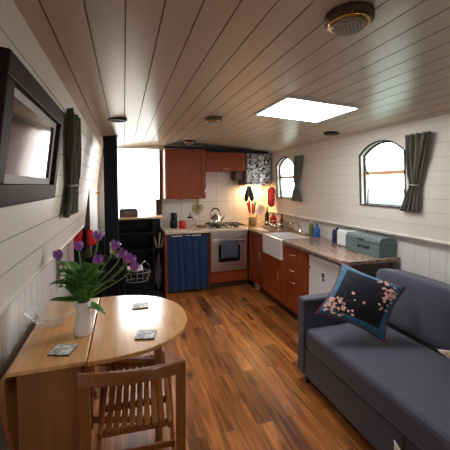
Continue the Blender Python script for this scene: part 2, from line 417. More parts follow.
# ------------------------------------------------------------------ curtains (tied back)
def curtain(name, label, m, yc, side, ztop, zt, zbot, wt, wm, wb, shift=(0,0,0), g=None):
    X = RX if side == 'R' else LX; s = -1 if side == 'R' else 1
    root = thing(name, label, 'curtain', (X(1.7), yc, zbot), 0, g)
    def fn(folds, amp):
        def f(u, v):
            z = zbot+(ztop-zbot)*v
            if z > zt: k = (z-zt)/(ztop-zt); w = wm+(wt-wm)*(k**.75); c = shift[1]+(shift[2]-shift[1])*k
            else: k = (zt-z)/(zt-zbot); w = wm+(wb-wm)*(k**.8); c = shift[1]+(shift[0]-shift[1])*k
            a = amp*(.5+.5*min(1, w/wt))
            y = c+(u-.5)*w
            x = X(z)-X(1.7)+s*(.035+a*math.sin(u*math.pi*2*folds+1.5*v)+.006*math.sin(u*37+v*9))
            if abs(z-zt) < .06: x += s*(-.004)
            return (x, y, z-zbot)
        return f
    bm = NB(); grid(bm, fn(4.5, .020), 60, 26); obj('fabric', bm, m, root, smooth=True, solid=.003)
    zz = zt-zbot; xm = X(zt)-X(1.7)
    bm = NB(); tube(bm, [(xm+s*.035+.030*math.cos(a)*-s, shift[1]+(wm/2+.008)*math.sin(a), zz+.006*math.sin(a)) for a in [2*math.pi*k/16 for k in range(16)]], .007, 6, closed=True)
    obj('tieback', bm, 'tie', root, smooth=True)
    bm = NB(); tube(bm, [(X(ztop)-X(1.7)+s*.03, -wt/2+shift[2]+.005, ztop-zbot-.01), (X(ztop)-X(1.7)+s*.03, wt/2+shift[2]-.005, ztop-zbot-.01)], .006, 6)
    obj('rail', bm, m, root, smooth=True)
    return root
curtain('window_curtain', 'large grey-green curtain tied back beside the nearer arched window, above the sofa', 'greycurt', 2.12, 'R', 2.03, 1.60, 1.37, .26, .085, .19, (.06, -.0, -.03), 'curtains on the right wall')
curtain('window_curtain', 'small grey-green curtain tied back beside the further arched window, near the kitchen corner', 'greycurt', 4.02, 'R', 2.01, 1.585, 1.37, .24, .09, .30, (.06, .06, -.03), 'curtains on the right wall')
curtain('window_curtain', 'dark olive curtain tied back on the left wall beside the framed picture', 'olive', 2.52, 'L', 2.035, 1.60, 1.385, .44, .36, .54, (.04, 0, -.30))

# ------------------------------------------------------------------ picture on left wall
pic = thing('framed_picture', 'wide dark wooden picture frame with reflective glass on the left wall above the table', 'picture', (LX(1.76), 1.48, 1.76))
ang = math.atan(.13); pic.rotation_euler = (0, ang, 0)
PW, PH, F1 = .86, .455, .072
bm = NB()
yl, yr, zb, zt_ = -PW/2, PW/2, -PH/2, PH/2
box(bm, .002, .035, yl, yr, zb, zb+F1); box(bm, .002, .035, yl, yr, zt_-F1, zt_); box(bm, .002, .035, yl, yl+F1, zb+F1, zt_-F1); box(bm, .002, .035, yr-F1, yr, zb+F1, zt_-F1)
obj('frame', bm, 'framewood', pic, bev=.006)
bm = NB(); a, b = F1, F1+.03
box(bm, .008, .014, yl+a, yr-a, zb+a, zb+b); box(bm, .008, .014, yl+a, yr-a, zt_-b, zt_-a); box(bm, .008, .014, yl+a, yl+b, zb+b, zt_-b); box(bm, .008, .014, yr-b, yr-a, zb+b, zt_-b)
obj('mount', bm, 'mountcard', pic)
pm = mat('dark_print', (.075, .06, .06), .05, var=.5, vscale=5, coat=1)
bm = NB(); box(bm, .004, .012, yl+b, yr-b, zb+b, zt_-b); obj('print', bm, pm, pic)

# ------------------------------------------------------------------ ceiling fittings
def round_lamp(label, x, y, r, h, g='round wooden ceiling lamps'):
    root = thing('ceiling_lamp', label, 'lamp', (x, y, CZ(x)), 0, g)
    bm = NB(); lathe(bm, [(r*.97, 0), (r, -h*.15), (r, -h*.6), (r*.93, -h*.72), (r*.8, -h*.72)], 40); obj('wooden_ring', bm, 'cherry_dk', root, smooth=True)
    bm = NB(); lathe(bm, [(r*.86, -h*.70), (r*.87, -h*.82), (r*.82, -h*.94), (r*.74, -h*.97), (r*.72, -h*.8)], 40); obj('brass_ring', bm, 'brass', root, smooth=True)
    bm = NB(); lathe(bm, [(r*.73, -h*.88), (r*.68, -h*1.12), (r*.5, -h*1.28), (r*.25, -h*1.36), (.001, -h*1.38)], 40); obj('lens', bm, 'lens', root, smooth=True)
    bm = NB()
    for k in range(-4, 5):
        for q in (0, 1):
            pts = []
            for t in range(-6, 7):
                u = t/6*.62*r; w = k*.14*r
                if u*u+w*w > (.66*r)**2: continue
                z = -h*(1.395-.255*((u*u+w*w)/(r*.68)**2)**1.6)
                c_, s_ = math.cos(.78), math.sin(.78)
                a, b = (u, w) if q else (w, u)
                pts.append((a*c_-b*s_, a*s_+b*c_, z))
            if len(pts) > 1: tube(bm, pts, .0018, 4)
    obj('lens_ribs', bm, 'mountcard', root)
    for a in (0, 2.09, 4.19):
        bm = NB(); lathe(bm, [(.006, -h*.66), (.006, -h*.76), (.002, -h*.78)], 8, (r*.93*math.cos(a), r*.93*math.sin(a), 0)); obj('screw', bm, 'brass', root)
round_lamp('large round ceiling lamp with wooden ring, brass bezel and ribbed lens, nearest the viewer', .825, 1.051, .090, .046)
round_lamp('small round wooden ceiling lamp halfway along the ceiling', .833, 3.02, .085, .045)
round_lamp('smallest round wooden ceiling lamp, just in front of the wall cupboard', .927, 4.68, .09, .04)
for x, y, lb in ((2.184, 3.03, 'black round flush disc in the ceiling between the skylight and the further window'), (-.05, 3.04, 'black round flush disc in the ceiling above the dark column')):
    root = thing('ceiling_spotlight', lb, 'spotlight', (x, y, CZ(x)), 0, 'black ceiling discs')
    bm = NB(); lathe(bm, [(.085, .01), (.088, -.006), (.078, -.016), (.055, -.016), (.05, -.008)], 32); obj('rim', bm, 'black', root, smooth=True)
    bm = NB(); lathe(bm, [(.05, -.010), (.045, -.012)], 24); obj('face', bm, 'iron', root)
sk = thing('skylight', 'bright white rectangular skylight panel screwed to the ceiling', 'skylight', (1.46, 2.41, CZ(1.46)-.002)); sk.rotation_euler = (0, R(3.0), 0)
bm = NB(); z = -.020
box(bm, -.325, .325, -.31, -.285, z, .012); box(bm, -.325, .325, .285, .31, z, .012); box(bm, -.325, -.305, -.285, .285, z, .012); box(bm, .305, .325, -.285, .285, z, .012); obj('frame', bm, 'white', sk, bev=.003)
bm = NB(); box(bm, -.305, .305, -.285, .285, -.019, .0); obj('diffuser_panel', bm, 'skylite', sk)
for x in (-.315, 0, .315):
    for y in (-.298, .298):
        bm = NB(); lathe(bm, [(.006, z), (.006, z-.003), (.003, z-.005)], 8, (x, y, 0)); obj('screw', bm, 'steel', sk)

# ------------------------------------------------------------------ kitchen: back run
wt = thing('worktop', 'pale beige worktop along the kitchen end wall, under the kettle', 'worktop', (0,0,0))
bm = NB(); box(bm, .555, 1.84, 4.62, 5.238, .885, .918); obj('slab', bm, 'palewt', wt, bev=.004)
cab = thing('curtained_base_unit', 'open base unit hung with a blue curtain, left of the oven', 'cabinet')
boxobj('side_panel', cab, 'cherry', .555, .585, 4.64, 5.236, 0, .884)
boxobj('side_panel', cab, 'cherry', 1.208, 1.228, 4.68, 5.236, 0, .884)
boxobj('back_panel', cab, 'cherry_dk', .586, 1.207, 5.21, 5.23, 0, .884)
bm = NB(); tube(bm, [(.587, 4.655, .855), (1.206, 4.655, .855)], .007, 8); rl = obj('rail', bm, 'chrome', cab, smooth=True)
def bc(u, v):
    k = math.sin(u*math.pi*2*5.5+.5*math.sin(v*3))
    return (.595+.60*u+.004*math.sin(v*6), 4.652+.013*k*(1.1-.5*v)+.006*math.sin(u*50+v*4), .025+.815*v+.004*math.sin(u*math.pi*2*5.5))
cu = NB(); grid(cu, bc, 90, 16); obj('curtain', cu, 'curtblue', cab, smooth=True, solid=.003, label='navy blue gathered curtain')
for x0 in (.66, .95):
    bm = NB(); tube(bm, [(x0, 4.63, .842), (x0, 4.625, .856), (x0+.13, 4.625, .856), (x0+.13, 4.63, .842)], .008, 6); obj('clip_bar', bm, 'ceramic', cab, smooth=True)

ov = thing('oven', 'stainless steel built-in oven under the hob with a towel on its rail', 'oven', (0,0,0))
boxobj('body', ov, 'iron', 1.24, 1.83, 4.68, 5.2, .27, .884)
boxobj('control_panel', ov, 'steel', 1.236, 1.832, 4.645, 4.679, .785, .884)
for x in (1.30, 1.45, 1.53, 1.61, 1.77):
    bm = NB(); m_ = Matrix.Translation((x, 4.645, .838)) @ Matrix.Rotation(R(90), 4, 'X')
    lathe(bm, [(.022 if x in (1.30, 1.77) else .014, 0), (.02 if x in (1.30, 1.77) else .012, .02)], 18, m=m_); obj('knob', bm, 'steel', ov, smooth=False)
dr = boxobj('door', ov, 'steel', 1.238, 1.830, 4.645, 4.679, .275, .778)
bm = NB(); box(bm, 1.36, 1.71, 4.639, 4.644, .42, .68); obj('window', bm, 'blackglass', dr, bev=.002)
bm = NB(); tube(bm, [(1.30, 4.645, .735), (1.30, 4.61, .735), (1.77, 4.61, .735), (1.77, 4.645, .735)], .010, 8); obj('handle', bm, 'chrome', dr, smooth=True)
def tw(u, v):
    z = .748-.27*v; return (1.385+.275*u, 4.593+.006*math.sin(u*11)+.004*v, z+.012*math.sin(u*3)*v)
bm = NB(); grid(bm, tw, 20, 10)
grid(bm, lambda u, v: (1.385+.275*u, 4.593+.030*v, .748+.006*math.sin(v*math.pi)), 20, 4)
tag(obj('tea_towel', bm, 'towel', smooth=True, solid=.004), 'dark blue-grey tea towel hanging over the oven door handle', 'towel')
pl = thing('oven_plinth', 'reddish-brown wooden drawer panel at floor level under the oven', 'panel')
boxobj('front_panel', pl, 'cherry', 1.232, 1.86, 4.68, 4.70, .095, .262); boxobj('kickboard', pl, 'cherry_dk', 1.232, 1.88, 4.735, 4.75, 0, .094)

# hob + kettle
hob = thing('gas_hob', 'black gas hob with iron pan supports on the pale worktop', 'hob', (1.56, 4.94, .919))
boxobj('plate', hob, 'steel', -.29, .29, -.24, .24, 0, .010)
for x in (-.15, .15):
    for y in (-.12, .12):
        bm = NB(); lathe(bm, [(.045, .010), (.045, .022), (.03, .026), (.03, .032), (.001, .033)], 20, (x, y, 0)); obj('burner', bm, 'iron', hob)
    bm = NB()
    for y in (-.21, -.12, 0, .12, .21): beam(bm, (x-.12, y, .045), (x+.12, y, .045), .010, .010, up=(0, 1, 0))
    for q in (-.12, 0, .12): beam(bm, (x+q, -.21, .045), (x+q, .21, .045), .010, .010)
    for q in (-.12, .12):
        for y in (-.21, .21): beam(bm, (x+q, y, .010), (x+q, y, .045), .010, .010)
    obj('pan_support', bm, 'iron', hob)
kt = thing('kettle', 'shiny steel stovetop kettle with black arched handle standing on the hob', 'kettle', (1.42, 5.03, .970), R(-25))
bm = NB(); lathe(bm, [(.10, 0), (.112, .02), (.108, .05), (.085, .10), (.055, .135), (.04, .142)], 32); obj('body', bm, 'chrome', kt, smooth=True)
bm = NB(); lathe(bm, [(.042, .141), (.038, .152), (.012, .158), (.010, .168), (.016, .178), (.001, .186)], 20); obj('lid', bm, 'chrome', kt, smooth=True)
bm = NB(); tube(bm, [(.095, 0, .055), (.13, 0, .09), (.155, 0, .13), (.168, 0, .14)], [.022, .017, .012, .010], 12); obj('spout', bm, 'chrome', kt, smooth=True)
bm = NB(); tube(bm, [(.088*math.cos(a), 0, .12+.13*math.sin(a)) for a in [math.pi*k/16 for k in range(17)]], [.006]*4+[.012]*9+[.006]*4, 10); obj('handle', bm, 'black', kt, smooth=True)

# small things on pale worktop
def canister(name, label, cat, x, y, r, h, m, lidm, z=.919, g=None):
    t = thing(name, label, cat, (x, y, z), 0, g)
    bm = NB(); lathe(bm, [(r*.96, 0), (r, .006), (r, h*.84), (r*.98, h*.85)], 24); obj('body', bm, m, t, smooth=True, bev=0)
    bm = NB(); lathe(bm, [(r*1.03, h*.85), (r*1.03, h*.98), (r*.9, h), (.001, h)], 24); obj('lid', bm, lidm, t)
    return t
canister('storage_jar', 'lower black jar of the stacked pair beside the red tin', 'jar', .74, 5.05, .055, .125, 'black', 'iron')
canister('storage_jar', 'upper black jar stacked on top of the other black jar', 'jar', .745, 5.05, .050, .115, 'black', 'iron', z=1.046)
canister('tin', 'small bright red tin between the black jars and the cafetiere', 'tin', .87, 4.97, .055, .125, 'redgloss', 'redgloss')
cf = thing('cafetiere', 'glass cafetiere with black plunger beside the red tin', 'cafetiere', (1.0, 5.03, .919))
bm = NB(); lathe(bm, [(.042, 0), (.045, .01), (.045, .15), (.047, .155)], 24, cap1=False); obj('beaker', bm, 'glass', cf, smooth=True)
bm = NB(); lathe(bm, [(.048, .155), (.046, .17), (.02, .18), (.004, .182), (.004, .20), (.012, .205), (.012, .22), (.001, .225)], 20); obj('plunger_lid', bm, 'black', cf, smooth=True)
bm = NB(); tube(bm, [(.045, 0, .13), (.085, 0, .125), (.088, 0, .06), (.046, 0, .03)], .006, 8); obj('handle', bm, 'black', cf, smooth=True)
tr = thing('trivet', 'gold heart-shaped trivet hanging on the tiled wall between cupboard and kettle', 'trivet', (1.17, 5.222, 1.20))
bm = NB(); hp = [(.0055*16*math.sin(t)**3, 0, .0055*(13*math.cos(t)-5*math.cos(2*t)-2*math.cos(3*t)-math.cos(4*t))) for t in [2*math.pi*k/30 for k in range(30)]]
tube(bm, hp, .010, 8, closed=True); obj('heart_frame', bm, 'bark', tr, smooth=True)
bm = NB(); tube(bm, [(.45*p[0], 0, .45*p[2]+.005) for p in hp], .007, 6, closed=True); tube(bm, [(0, 0, -.09), (0, 0, .09)], .006, 6); tube(bm, [(-.07, 0, .01), (.07, 0, .01)], .006, 6); obj('scrollwork', bm, 'bark', tr, smooth=True)
bm = NB(); tube(bm, [(0, 0, .05), (0, 0, .17)], .010, 6); obj('stem', bm, 'bark', tr, smooth=True)
bm = NB(); lathe(bm, [(.011, 0), (.011, .035), (.003, .045)], 10, (0, 0, .16)); obj('finial', bm, 'bark', tr, smooth=True)
dish = thing('serving_dish', 'small golden dish on the worktop under the heart trivet', 'dish', (1.17, 5.0, .919))
bm = NB(); lathe(bm, [(.05, 0), (.09, .03), (.10, .035), (.088, .034), (.04, .008), (.001, .008)], 28); obj('bowl', bm, 'bark', dish, smooth=True)
bm = NB(); lathe(bm, [(.035, .009), (.032, .045), (.001, .055)], 16); obj('contents', bm, 'cream', dish, smooth=True)

# wall cupboards
cu1 = thing('wall_cupboard', 'tall reddish-brown wall cupboard beside the opening', 'cupboard', (0,0,0), 0, 'cherry wall cupboards')
boxobj('body', cu1, 'cherry', .592, 1.232, 4.922, 5.236, 1.385, 2.15)
d = panel_door('door', cu1, 'Y', 4.921, .612, 1.230, 1.392, 2.145, m='cherry')
handle(d, 'Y', 4.90, (1.205, 1.50), .12, True)
boxobj('side_strip', cu1, 'beech', .592, .610, 4.902, 4.920, 1.385, 2.15, label='pale edge strip')
cu2 = thing('wall_cupboard', 'short reddish-brown wall cupboard above the hob', 'cupboard', (0,0,0), 0, 'cherry wall cupboards')
boxobj('body', cu2, 'cherry', 1.236, 1.888, 4.922, 5.236, 1.825, 2.12)
d = panel_door('door', cu2, 'Y', 4.921, 1.238, 1.886, 1.83, 2.115, m='cherry', fw=.055)
handle(d, 'Y', 4.90, (1.56, 1.86), .12, False)
co = thing('cornice_board', 'dark curved board along the ceiling above the wall cupboards', 'cornice')
bm = NB(); prism(bm, [(.58, 2.155), (1.232, 2.153), (1.237, 2.123), (2.30, 2.123), (2.30, 2.153), (1.3, 2.19), (.58, 2.19)], 'Y', 4.90, 4.925); obj('board', bm, 'black', co)
bm = NB(); tube(bm, [(.66, 4.893, 2.172), (.90, 4.893, 2.174)], .004, 6); obj('cable', bm, 'curtblue', co, label='thin blue cable')
eh = thing('extractor_end', 'small dark brown box under the right end of the short cupboard', 'box')
boxobj('body', eh, 'cherry_dk', 1.74, 1.885, 4.95, 5.2, 1.69, 1.823)
bm = NB(); box(bm, 1.76, 1.865, 4.97, 5.18, 1.684, 1.689); obj('base', bm, 'iron', eh)
sp = thing('shelf_support', 'dark upright board between the short cupboard and the floral cloth', 'board')
boxobj('board', sp, 'cherry_dk', 1.893, 1.925, 4.91, 5.235, 1.60, 2.118)
sh = thing('corner_shelf', 'dark corner shelf covered by the floral cloth', 'shelf')
boxobj('board', sh, 'cherry_dk', 1.928, 2.37, 4.93, 5.236, 1.615, 1.635); boxobj('side', sh, 'cherry_dk', 2.352, 2.372, 4.93, 5.236, 1.637, 2.118)
bm = NB(); grid(bm, lambda u, v: (1.93+.42*u, 4.912+.008*math.sin(u*22), 1.60+.515*v+.006*math.sin(u*9)), 40, 8); tag(obj('floral_cloth', bm, 'floral', smooth=True, solid=.003), 'black and white floral cloth hung across the corner shelf near the ceiling', 'cloth')
ul = thing('strip_light', 'glowing warm strip light under the corner shelf', 'light', (0,0,0))
boxobj('housing', ul, 'white', 1.98, 2.28, 5.10, 5.16, 1.597, 1.613); boxobj('tube', ul, 'emitwarm', 1.99, 2.27, 5.115, 5.145, 1.585, 1.596)

# black oven mitts
mt = thing('oven_mitt', 'pair of black oven mitts hanging from a hook beside the hob', 'oven mitt', (1.955, 4.888, 1.60))
for s in (-1, 1):
    bm = NB()
    pr = [(.014, .0), (.022, -.04), (.034, -.11), (.042, -.18), (.036, -.235), (.012, -.262)]
    m_ = Matrix.Translation((s*.012, 0, -.01)) @ Matrix.Rotation(-s*R(10), 4, 'Y')
    lathe(bm, pr, 16, sy=.35, m=m_); obj('mitt', bm, 'black', mt, smooth=True, label='black mitt')
bm = NB(); tube(bm, [(0, 0, -.02), (0, 0, .03), (0, .015, .045)], .005, 6); obj('hook', bm, 'chrome', mt)

# ------------------------------------------------------------------ kitchen: right run
wr2 = thing('worktop', 'speckled granite-look worktop corner piece beyond the sink, holding the dish rack', 'worktop')
boxobj('slab', wr2, 'granite', 1.842, 2.463, 4.134, 5.236, .884, .922, bev=.006)
wr3 = thing('worktop', 'long speckled granite-look worktop with the bread bin, nearest the sofa', 'worktop')
bm = NB(); c = .05
prism(bm, [(1.85+c, 2.335), (2.463, 2.335), (2.463, 4.130), (2.312, 4.130), (2.312, 3.572), (1.85+c, 3.572), (1.85, 3.572-c), (1.85, 2.335+c)], 'Z', .884, .922); obj('slab', bm, 'granite', wr3, bev=.006)
sk_ = thing('belfast_sink', 'deep white ceramic sink set between the two speckled worktops', 'sink', (0,0,0))
bm = NB(); x0, x1, y0, y1, z0, z1, t = 1.858, 2.308, 3.577, 4.128, .655, .916, .028
box(bm, x0, x1, y0, y1, z0, z0+t); box(bm, x0, x0+t, y0, y1, z0+t, z1); box(bm, x1-t, x1, y0, y1, z0+t, z1); box(bm, x0+t, x1-t, y0, y0+t, z0+t, z1); box(bm, x0+t, x1-t, y1-t, y1, z0+t, z1)
obj('basin', bm, 'ceramic', sk_, bev=.006)
bm = NB(); lathe(bm, [(.03, z0+t), (.028, z0+t+.004), (.001, z0+t+.003)], 20, (2.08, 3.85, 0)); obj('drain', bm, 'chrome', sk_)

FX = 1.90
cc = thing('base_cabinet', 'narrow reddish-brown base cabinet in the corner between oven and sink', 'cabinet', (0,0,0), 0, 'cherry base cabinets')
boxobj('body', cc, 'cherry', FX, 2.44, 4.145, 5.2, .10, .882)
d = panel_door('door', cc, 'X', FX, 4.15, 4.60, .115, .87); handle(d, 'X', FX-.02, (4.22, .56), .17, True)
boxobj('corner_post', cc, 'cherry', 1.862, 1.899, 4.605, 4.66, .10, .882)
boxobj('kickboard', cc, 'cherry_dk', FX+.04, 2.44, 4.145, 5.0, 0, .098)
sc_ = thing('base_cabinet', 'reddish-brown cabinet with a panelled door directly under the white sink', 'cabinet', (0,0,0), 0, 'cherry base cabinets')
boxobj('body', sc_, 'cherry', FX, 2.44, 3.575, 4.135, .10, .652)
d = panel_door('door', sc_, 'X', FX, 3.58, 4.13, .115, .645); handle(d, 'X', FX-.02, (3.645, .43), .17, True)
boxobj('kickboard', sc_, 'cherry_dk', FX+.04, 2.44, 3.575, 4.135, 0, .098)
dc = thing('drawer_cabinet', 'reddish-brown three-drawer cabinet between the sink and the fridge', 'cabinet', (0,0,0), 0, 'cherry base cabinets')
boxobj('body', dc, 'cherry', FX, 2.44, 3.025, 3.565, .10, .882)
bm = NB(); box(bm, FX-.02, FX, 3.03, 3.56, .695, .868); d = obj('drawer', bm, 'cherry', dc, bev=.004); handle(d, 'X', FX-.02, (3.29, .785), .11, False)
bm = NB(); box(bm, FX-.02, FX, 3.03, 3.56, .500, .688); d = obj('drawer', bm, 'cherry', dc, bev=.004); handle(d, 'X', FX-.02, (3.29, .60), .11, False)
d = panel_door('drawer', dc, 'X', FX, 3.03, 3.56, .115, .493, fw=.055); handle(d, 'X', FX-.02, (3.29, .462), .11, False)
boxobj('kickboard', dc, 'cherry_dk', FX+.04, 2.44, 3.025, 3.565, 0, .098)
fr = thing('fridge', 'white under-counter fridge with a small magnet on the door', 'fridge', (0,0,0))
boxobj('body', fr, 'fridgew', 1.96, 2.42, 2.50, 3.01, .02, .845, bev=.006)
d = boxobj('door', fr, 'fridgew', 1.905, 1.957, 2.50, 3.01, .05, .828, bev=.008)
bm = NB(); box(bm, 1.905, 2.0, 2.495, 3.015, .831, .848); obj('top_cover', bm, 'fridgew', fr, bev=.003)
bm = NB(); box(bm, 1.899, 1.904, 2.975, 3.0, .70, .725); obj('badge', bm, 'redgloss', d)
ft = NB()
for y in (2.55, 2.9): lathe(ft, [(.02, 0), (.02, .02)], 10, (2.1, y, 0))
obj('feet', ft, 'black', fr)
mg = thing('fridge_magnet', 'small picture magnet in black, white and blue on the fridge door', 'magnet', (1.901, 2.74, .67))
bm = NB(); box(bm, -.001, .003, -.025, .025, -.045, .045); obj('card', bm, 'white', mg)
bm = NB(); box(bm, -.002, -.001, -.02, .02, -.005, .04); obj('photo_print', bm, 'navyen', mg)
bm = NB(); box(bm, -.002, -.001, -.02, .012, -.04, -.012); obj('dark_print', bm, 'iron', mg)
ep = thing('end_panel', 'dark brown end panel closing the worktop beside the sofa', 'panel')
boxobj('board', ep, 'cherry_dk', 1.90, 2.44, 2.40, 2.42, 0, .882); boxobj('edge_strip', ep, 'cherry', 1.895, 1.899, 2.395, 2.425, 0, .882)
so = thing('wall_socket', 'small white plug socket on the kickboard near the corner', 'socket', (1.93, 4.45, .05))
bm = NB(); box(bm, -.03, 0.008, -.06, .06, -.035, .04); obj('plate', bm, 'white', so, bev=.004)
bm = NB(); box(bm, -.0315, -.03, -.03, .03, -.015, .02); obj('label_patch', bm, 'plastic', so)

# things on right worktop
ZT = .923
bb = thing('bread_bin', 'grey-teal enamel bread bin with dark lettering at the near end of the worktop', 'bread bin', (2.335, 2.60, ZT), R(3))
def rbox(bm, L, W, H, r, n=6, z0=0):   # loaf-like box: rounded top edges along its length (Y)
    pts = [(-W/2, z0)]
    for i in range(n+1): a = math.pi-math.pi/2*i/n; pts.append((-W/2+r+r*math.cos(a), z0+H-r+r*math.sin(a)))
    for i in range(n+1): a = math.pi/2-math.pi/2*i/n; pts.append((W/2-r+r*math.cos(a), z0+H-r+r*math.sin(a)))
    pts.append((W/2, z0)); prism(bm, pts, 'Y', -L/2, L/2)
bm = NB(); rbox(bm, .45, .20, .12, .004, 2); obj('body', bm, 'teabin', bb, bev=.006)
bm = NB(); rbox(bm, .454, .206, .062, .045, 6, z0=.121); obj('lid', bm, 'teabin', bb, bev=.006)
bm = NB(); box(bm, -.118, -.103, -.035, .035, .140, .150); obj('lid_grip', bm, 'iron', bb, bev=.002)
# lettering: bread
bm = NB(); fx = -.1025
def stroke(pts): tube(bm, [(fx, -p[0]*.75-.01, .012+p[1]*.85) for p in pts], .003, 5)
def arc(cx, cz, r, a0, a1, n=10): return [(cx+r*math.cos(R(a0+(a1-a0)*i/n)), cz+r*math.sin(R(a0+(a1-a0)*i/n))) for i in range(n+1)]
zb_ = .055; q = .015
x = -.075; stroke([(x, zb_), (x, zb_+.055)]); stroke(arc(x+q, zb_+q, q, 0, 360, 14))
x += .045; stroke([(x, zb_), (x, zb_+2*q)]); stroke(arc(x+q, zb_+q, q, 40, 180))
x += .040; stroke(arc(x+q, zb_+q, q, 0, 320, 12)); stroke([(x, zb_+q), (x+2*q, zb_+q)])
x += .040; stroke(arc(x+q, zb_+q, q, 0, 360, 14)); stroke([(x+2*q, zb_), (x+2*q, zb_+2*q)])
x += .042; stroke(arc(x+q, zb_+q, q, 0, 360, 14)); stroke([(x+2*q, zb_), (x+2*q, zb_+.055)])
obj('lettering', bm, 'iron', bb)
to = thing('toaster', 'white toaster standing between the bread bin and the navy canister', 'toaster', (2.365, 2.955, ZT), R(3))
bm = NB(); rbox(bm, .17, .17, .175, .03, 5, z0=.008); obj('body', bm, 'fridgew', to, bev=.012)
for y in (-.03, .03): bm = NB(); box(bm, -.06, .06, y-.012, y+.012, .181, .185); obj('slot', bm, 'iron', to)
bm = NB(); box(bm, -.07, .07, -.07, .07, 0, .009); obj('base', bm, 'plastic', to)
nj = thing('canister', 'navy blue enamel canister with knobbed lid left of the toaster', 'canister', (2.39, 3.175, ZT))
bm = NB(); lathe(bm, [(.055, 0), (.062, .01), (.062, .11), (.056, .135)], 28); obj('body', bm, 'navyen', nj, smooth=True)
bm = NB(); lathe(bm, [(.057, .136), (.05, .15), (.015, .158), (.012, .165), (.017, .178), (.001, .186)], 20); obj('lid', bm, 'navyen', nj, smooth=True)
bm = NB(); tube(bm, [(0, -.06, .11), (0, -.095, .10), (0, -.095, .05), (0, -.06, .035)], .006, 8); obj('handle', bm, 'navyen', nj, smooth=True)
def bottle(label, x, y, m, r, h, capm):
    t = thing('bottle', label, 'bottle', (x, y, ZT), 0, 'washing-up bottles by the sink')
    bm = NB(); lathe(bm, [(r*.95, 0), (r, .01), (r, h*.55), (r*.75, h*.68), (r*.32, h*.78), (r*.30, h*.86)], 20); obj('body', bm, m, t, smooth=True)
    bm = NB(); lathe(bm, [(r*.38, h*.86), (r*.38, h*.95), (r*.2, h), (.001, h)], 12); obj('cap', bm, capm, t)
bottle('green glass bottle by the sink, left of the blue bottle', 2.405, 3.74, 'greengl', .036, .21, 'white')
bottle('bright blue washing-up bottle by the sink', 2.405, 3.62, 'bluegl', .042, .17, 'bluegl')
tp = thing('mixer_tap', 'chrome kitchen mixer tap reaching over the sink', 'tap', (2.39, 4.02, ZT))
bm = NB(); lathe(bm, [(.03, 0), (.03, .012), (.022, .02), (.022, .09), (.018, .10)], 18); obj('base', bm, 'chrome', tp, smooth=True)
bm = NB(); tube(bm, [(0, 0, .08), (-.05, -.02, .13), (-.12, -.05, .155), (-.19, -.08, .14), (-.20, -.085, .11)], .012, 10); obj('spout', bm, 'chrome', tp, smooth=True)
bm = NB(); tube(bm, [(0, 0, .10), (.0, .03, .13), (-.03, .07, .16)], .007, 8); obj('lever', bm, 'chrome', tp, smooth=True)
# sponge
bm = NB(); box(bm, 2.33, 2.38, 3.86, 3.92, ZT, ZT+.03); tag(obj('sponge', bm, 'cream', bev=.006), 'small yellow sponge behind the sink beside the tap', 'sponge')
# dish rack
rk = thing('dish_rack', 'wire dish rack on the speckled worktop under the further window', 'dish rack', (2.18, 4.44, ZT))
bm = NB(); X0, X1, Ya, Yb = -.10, .22, -.22, .20
for z in (.02, .10): tube(bm, [(X0, Ya, z), (X1, Ya, z), (X1, Yb, z), (X0, Yb, z)], .006, 6, closed=True)
for x in (X0, X1):
    for y in (Ya, Yb): tube(bm, [(x, y, 0), (x, y, .10)], .004, 6)
obj('frame', bm, 'chrome', rk, smooth=True)
for k in range(7):
    y = Ya+.04+k*.055; bm = NB(); tube(bm, [(X0, y, .02), (X0+.05, y, .10), (.06, y, .03), (X1-.05, y, .10), (X1, y, .02)], .0045, 6); obj('plate_wire', bm, 'chrome', rk, smooth=True)
# utensil pot
up = thing('utensil_pot', 'wooden utensil pot holding red and white handled tools in the corner', 'utensil pot', (2.06, 4.99, ZT))
bm = NB(); lathe(bm, [(.06, 0), (.068, .01), (.07, .14), (.062, .14), (.06, .02), (.001, .02)], 24); obj('pot', bm, 'bark', up, smooth=True)
for k, (dx, dy, h, m_, w) in enumerate(((-.06, -.02, .30, 'redgloss', .012), (-.03, .02, .33, 'redgloss', .012), (-.01, -.03, .29, 'redgloss', .014), (.03, .0, .31, 'iron', .01), (.02, .03, .27, 'bark', .011))):
    t_ = thing('utensil', ['long red-handled utensil leaning furthest left in the pot', 'tall red-handled utensil behind the others in the pot', 'short thick red-handled utensil in the pot', 'black-handled utensil in the pot', 'wooden spoon at the back of the pot'][k], 'utensil', (2.06+dx*.4, 4.99+dy*.4, ZT+.022), 0, 'utensils in the pot')
    bm = NB(); tube(bm, [(0, 0, 0), (dx*.6, dy*.6, h*.6)], .004, 6); obj('shaft', bm, 'steel', t_)
    bm = NB(); tube(bm, [(dx*.6, dy*.6, h*.6), (dx*1.3, dy*1.1, h*1.2)], [w*.9, w*1.5], 8); obj('grip', bm, m_, t_, smooth=True)
sl = thing('fish_slice', 'white-bladed spatula leaning right in the utensil pot', 'spatula', (2.085, 4.97, ZT+.022), 0, 'utensils in the pot')
bm = NB(); tube(bm, [(0, 0, 0), (.045, -.02, .17)], .006, 6); obj('shaft', bm, 'black', sl)
bm = NB(); box(bm, -.065, .065, -.004, .004, 0, .15, mtx=Matrix.Translation((.055, -.02, .18)) @ Matrix.Rotation(R(35), 4, 'Y')); obj('blade', bm, 'white', sl, bev=.003)
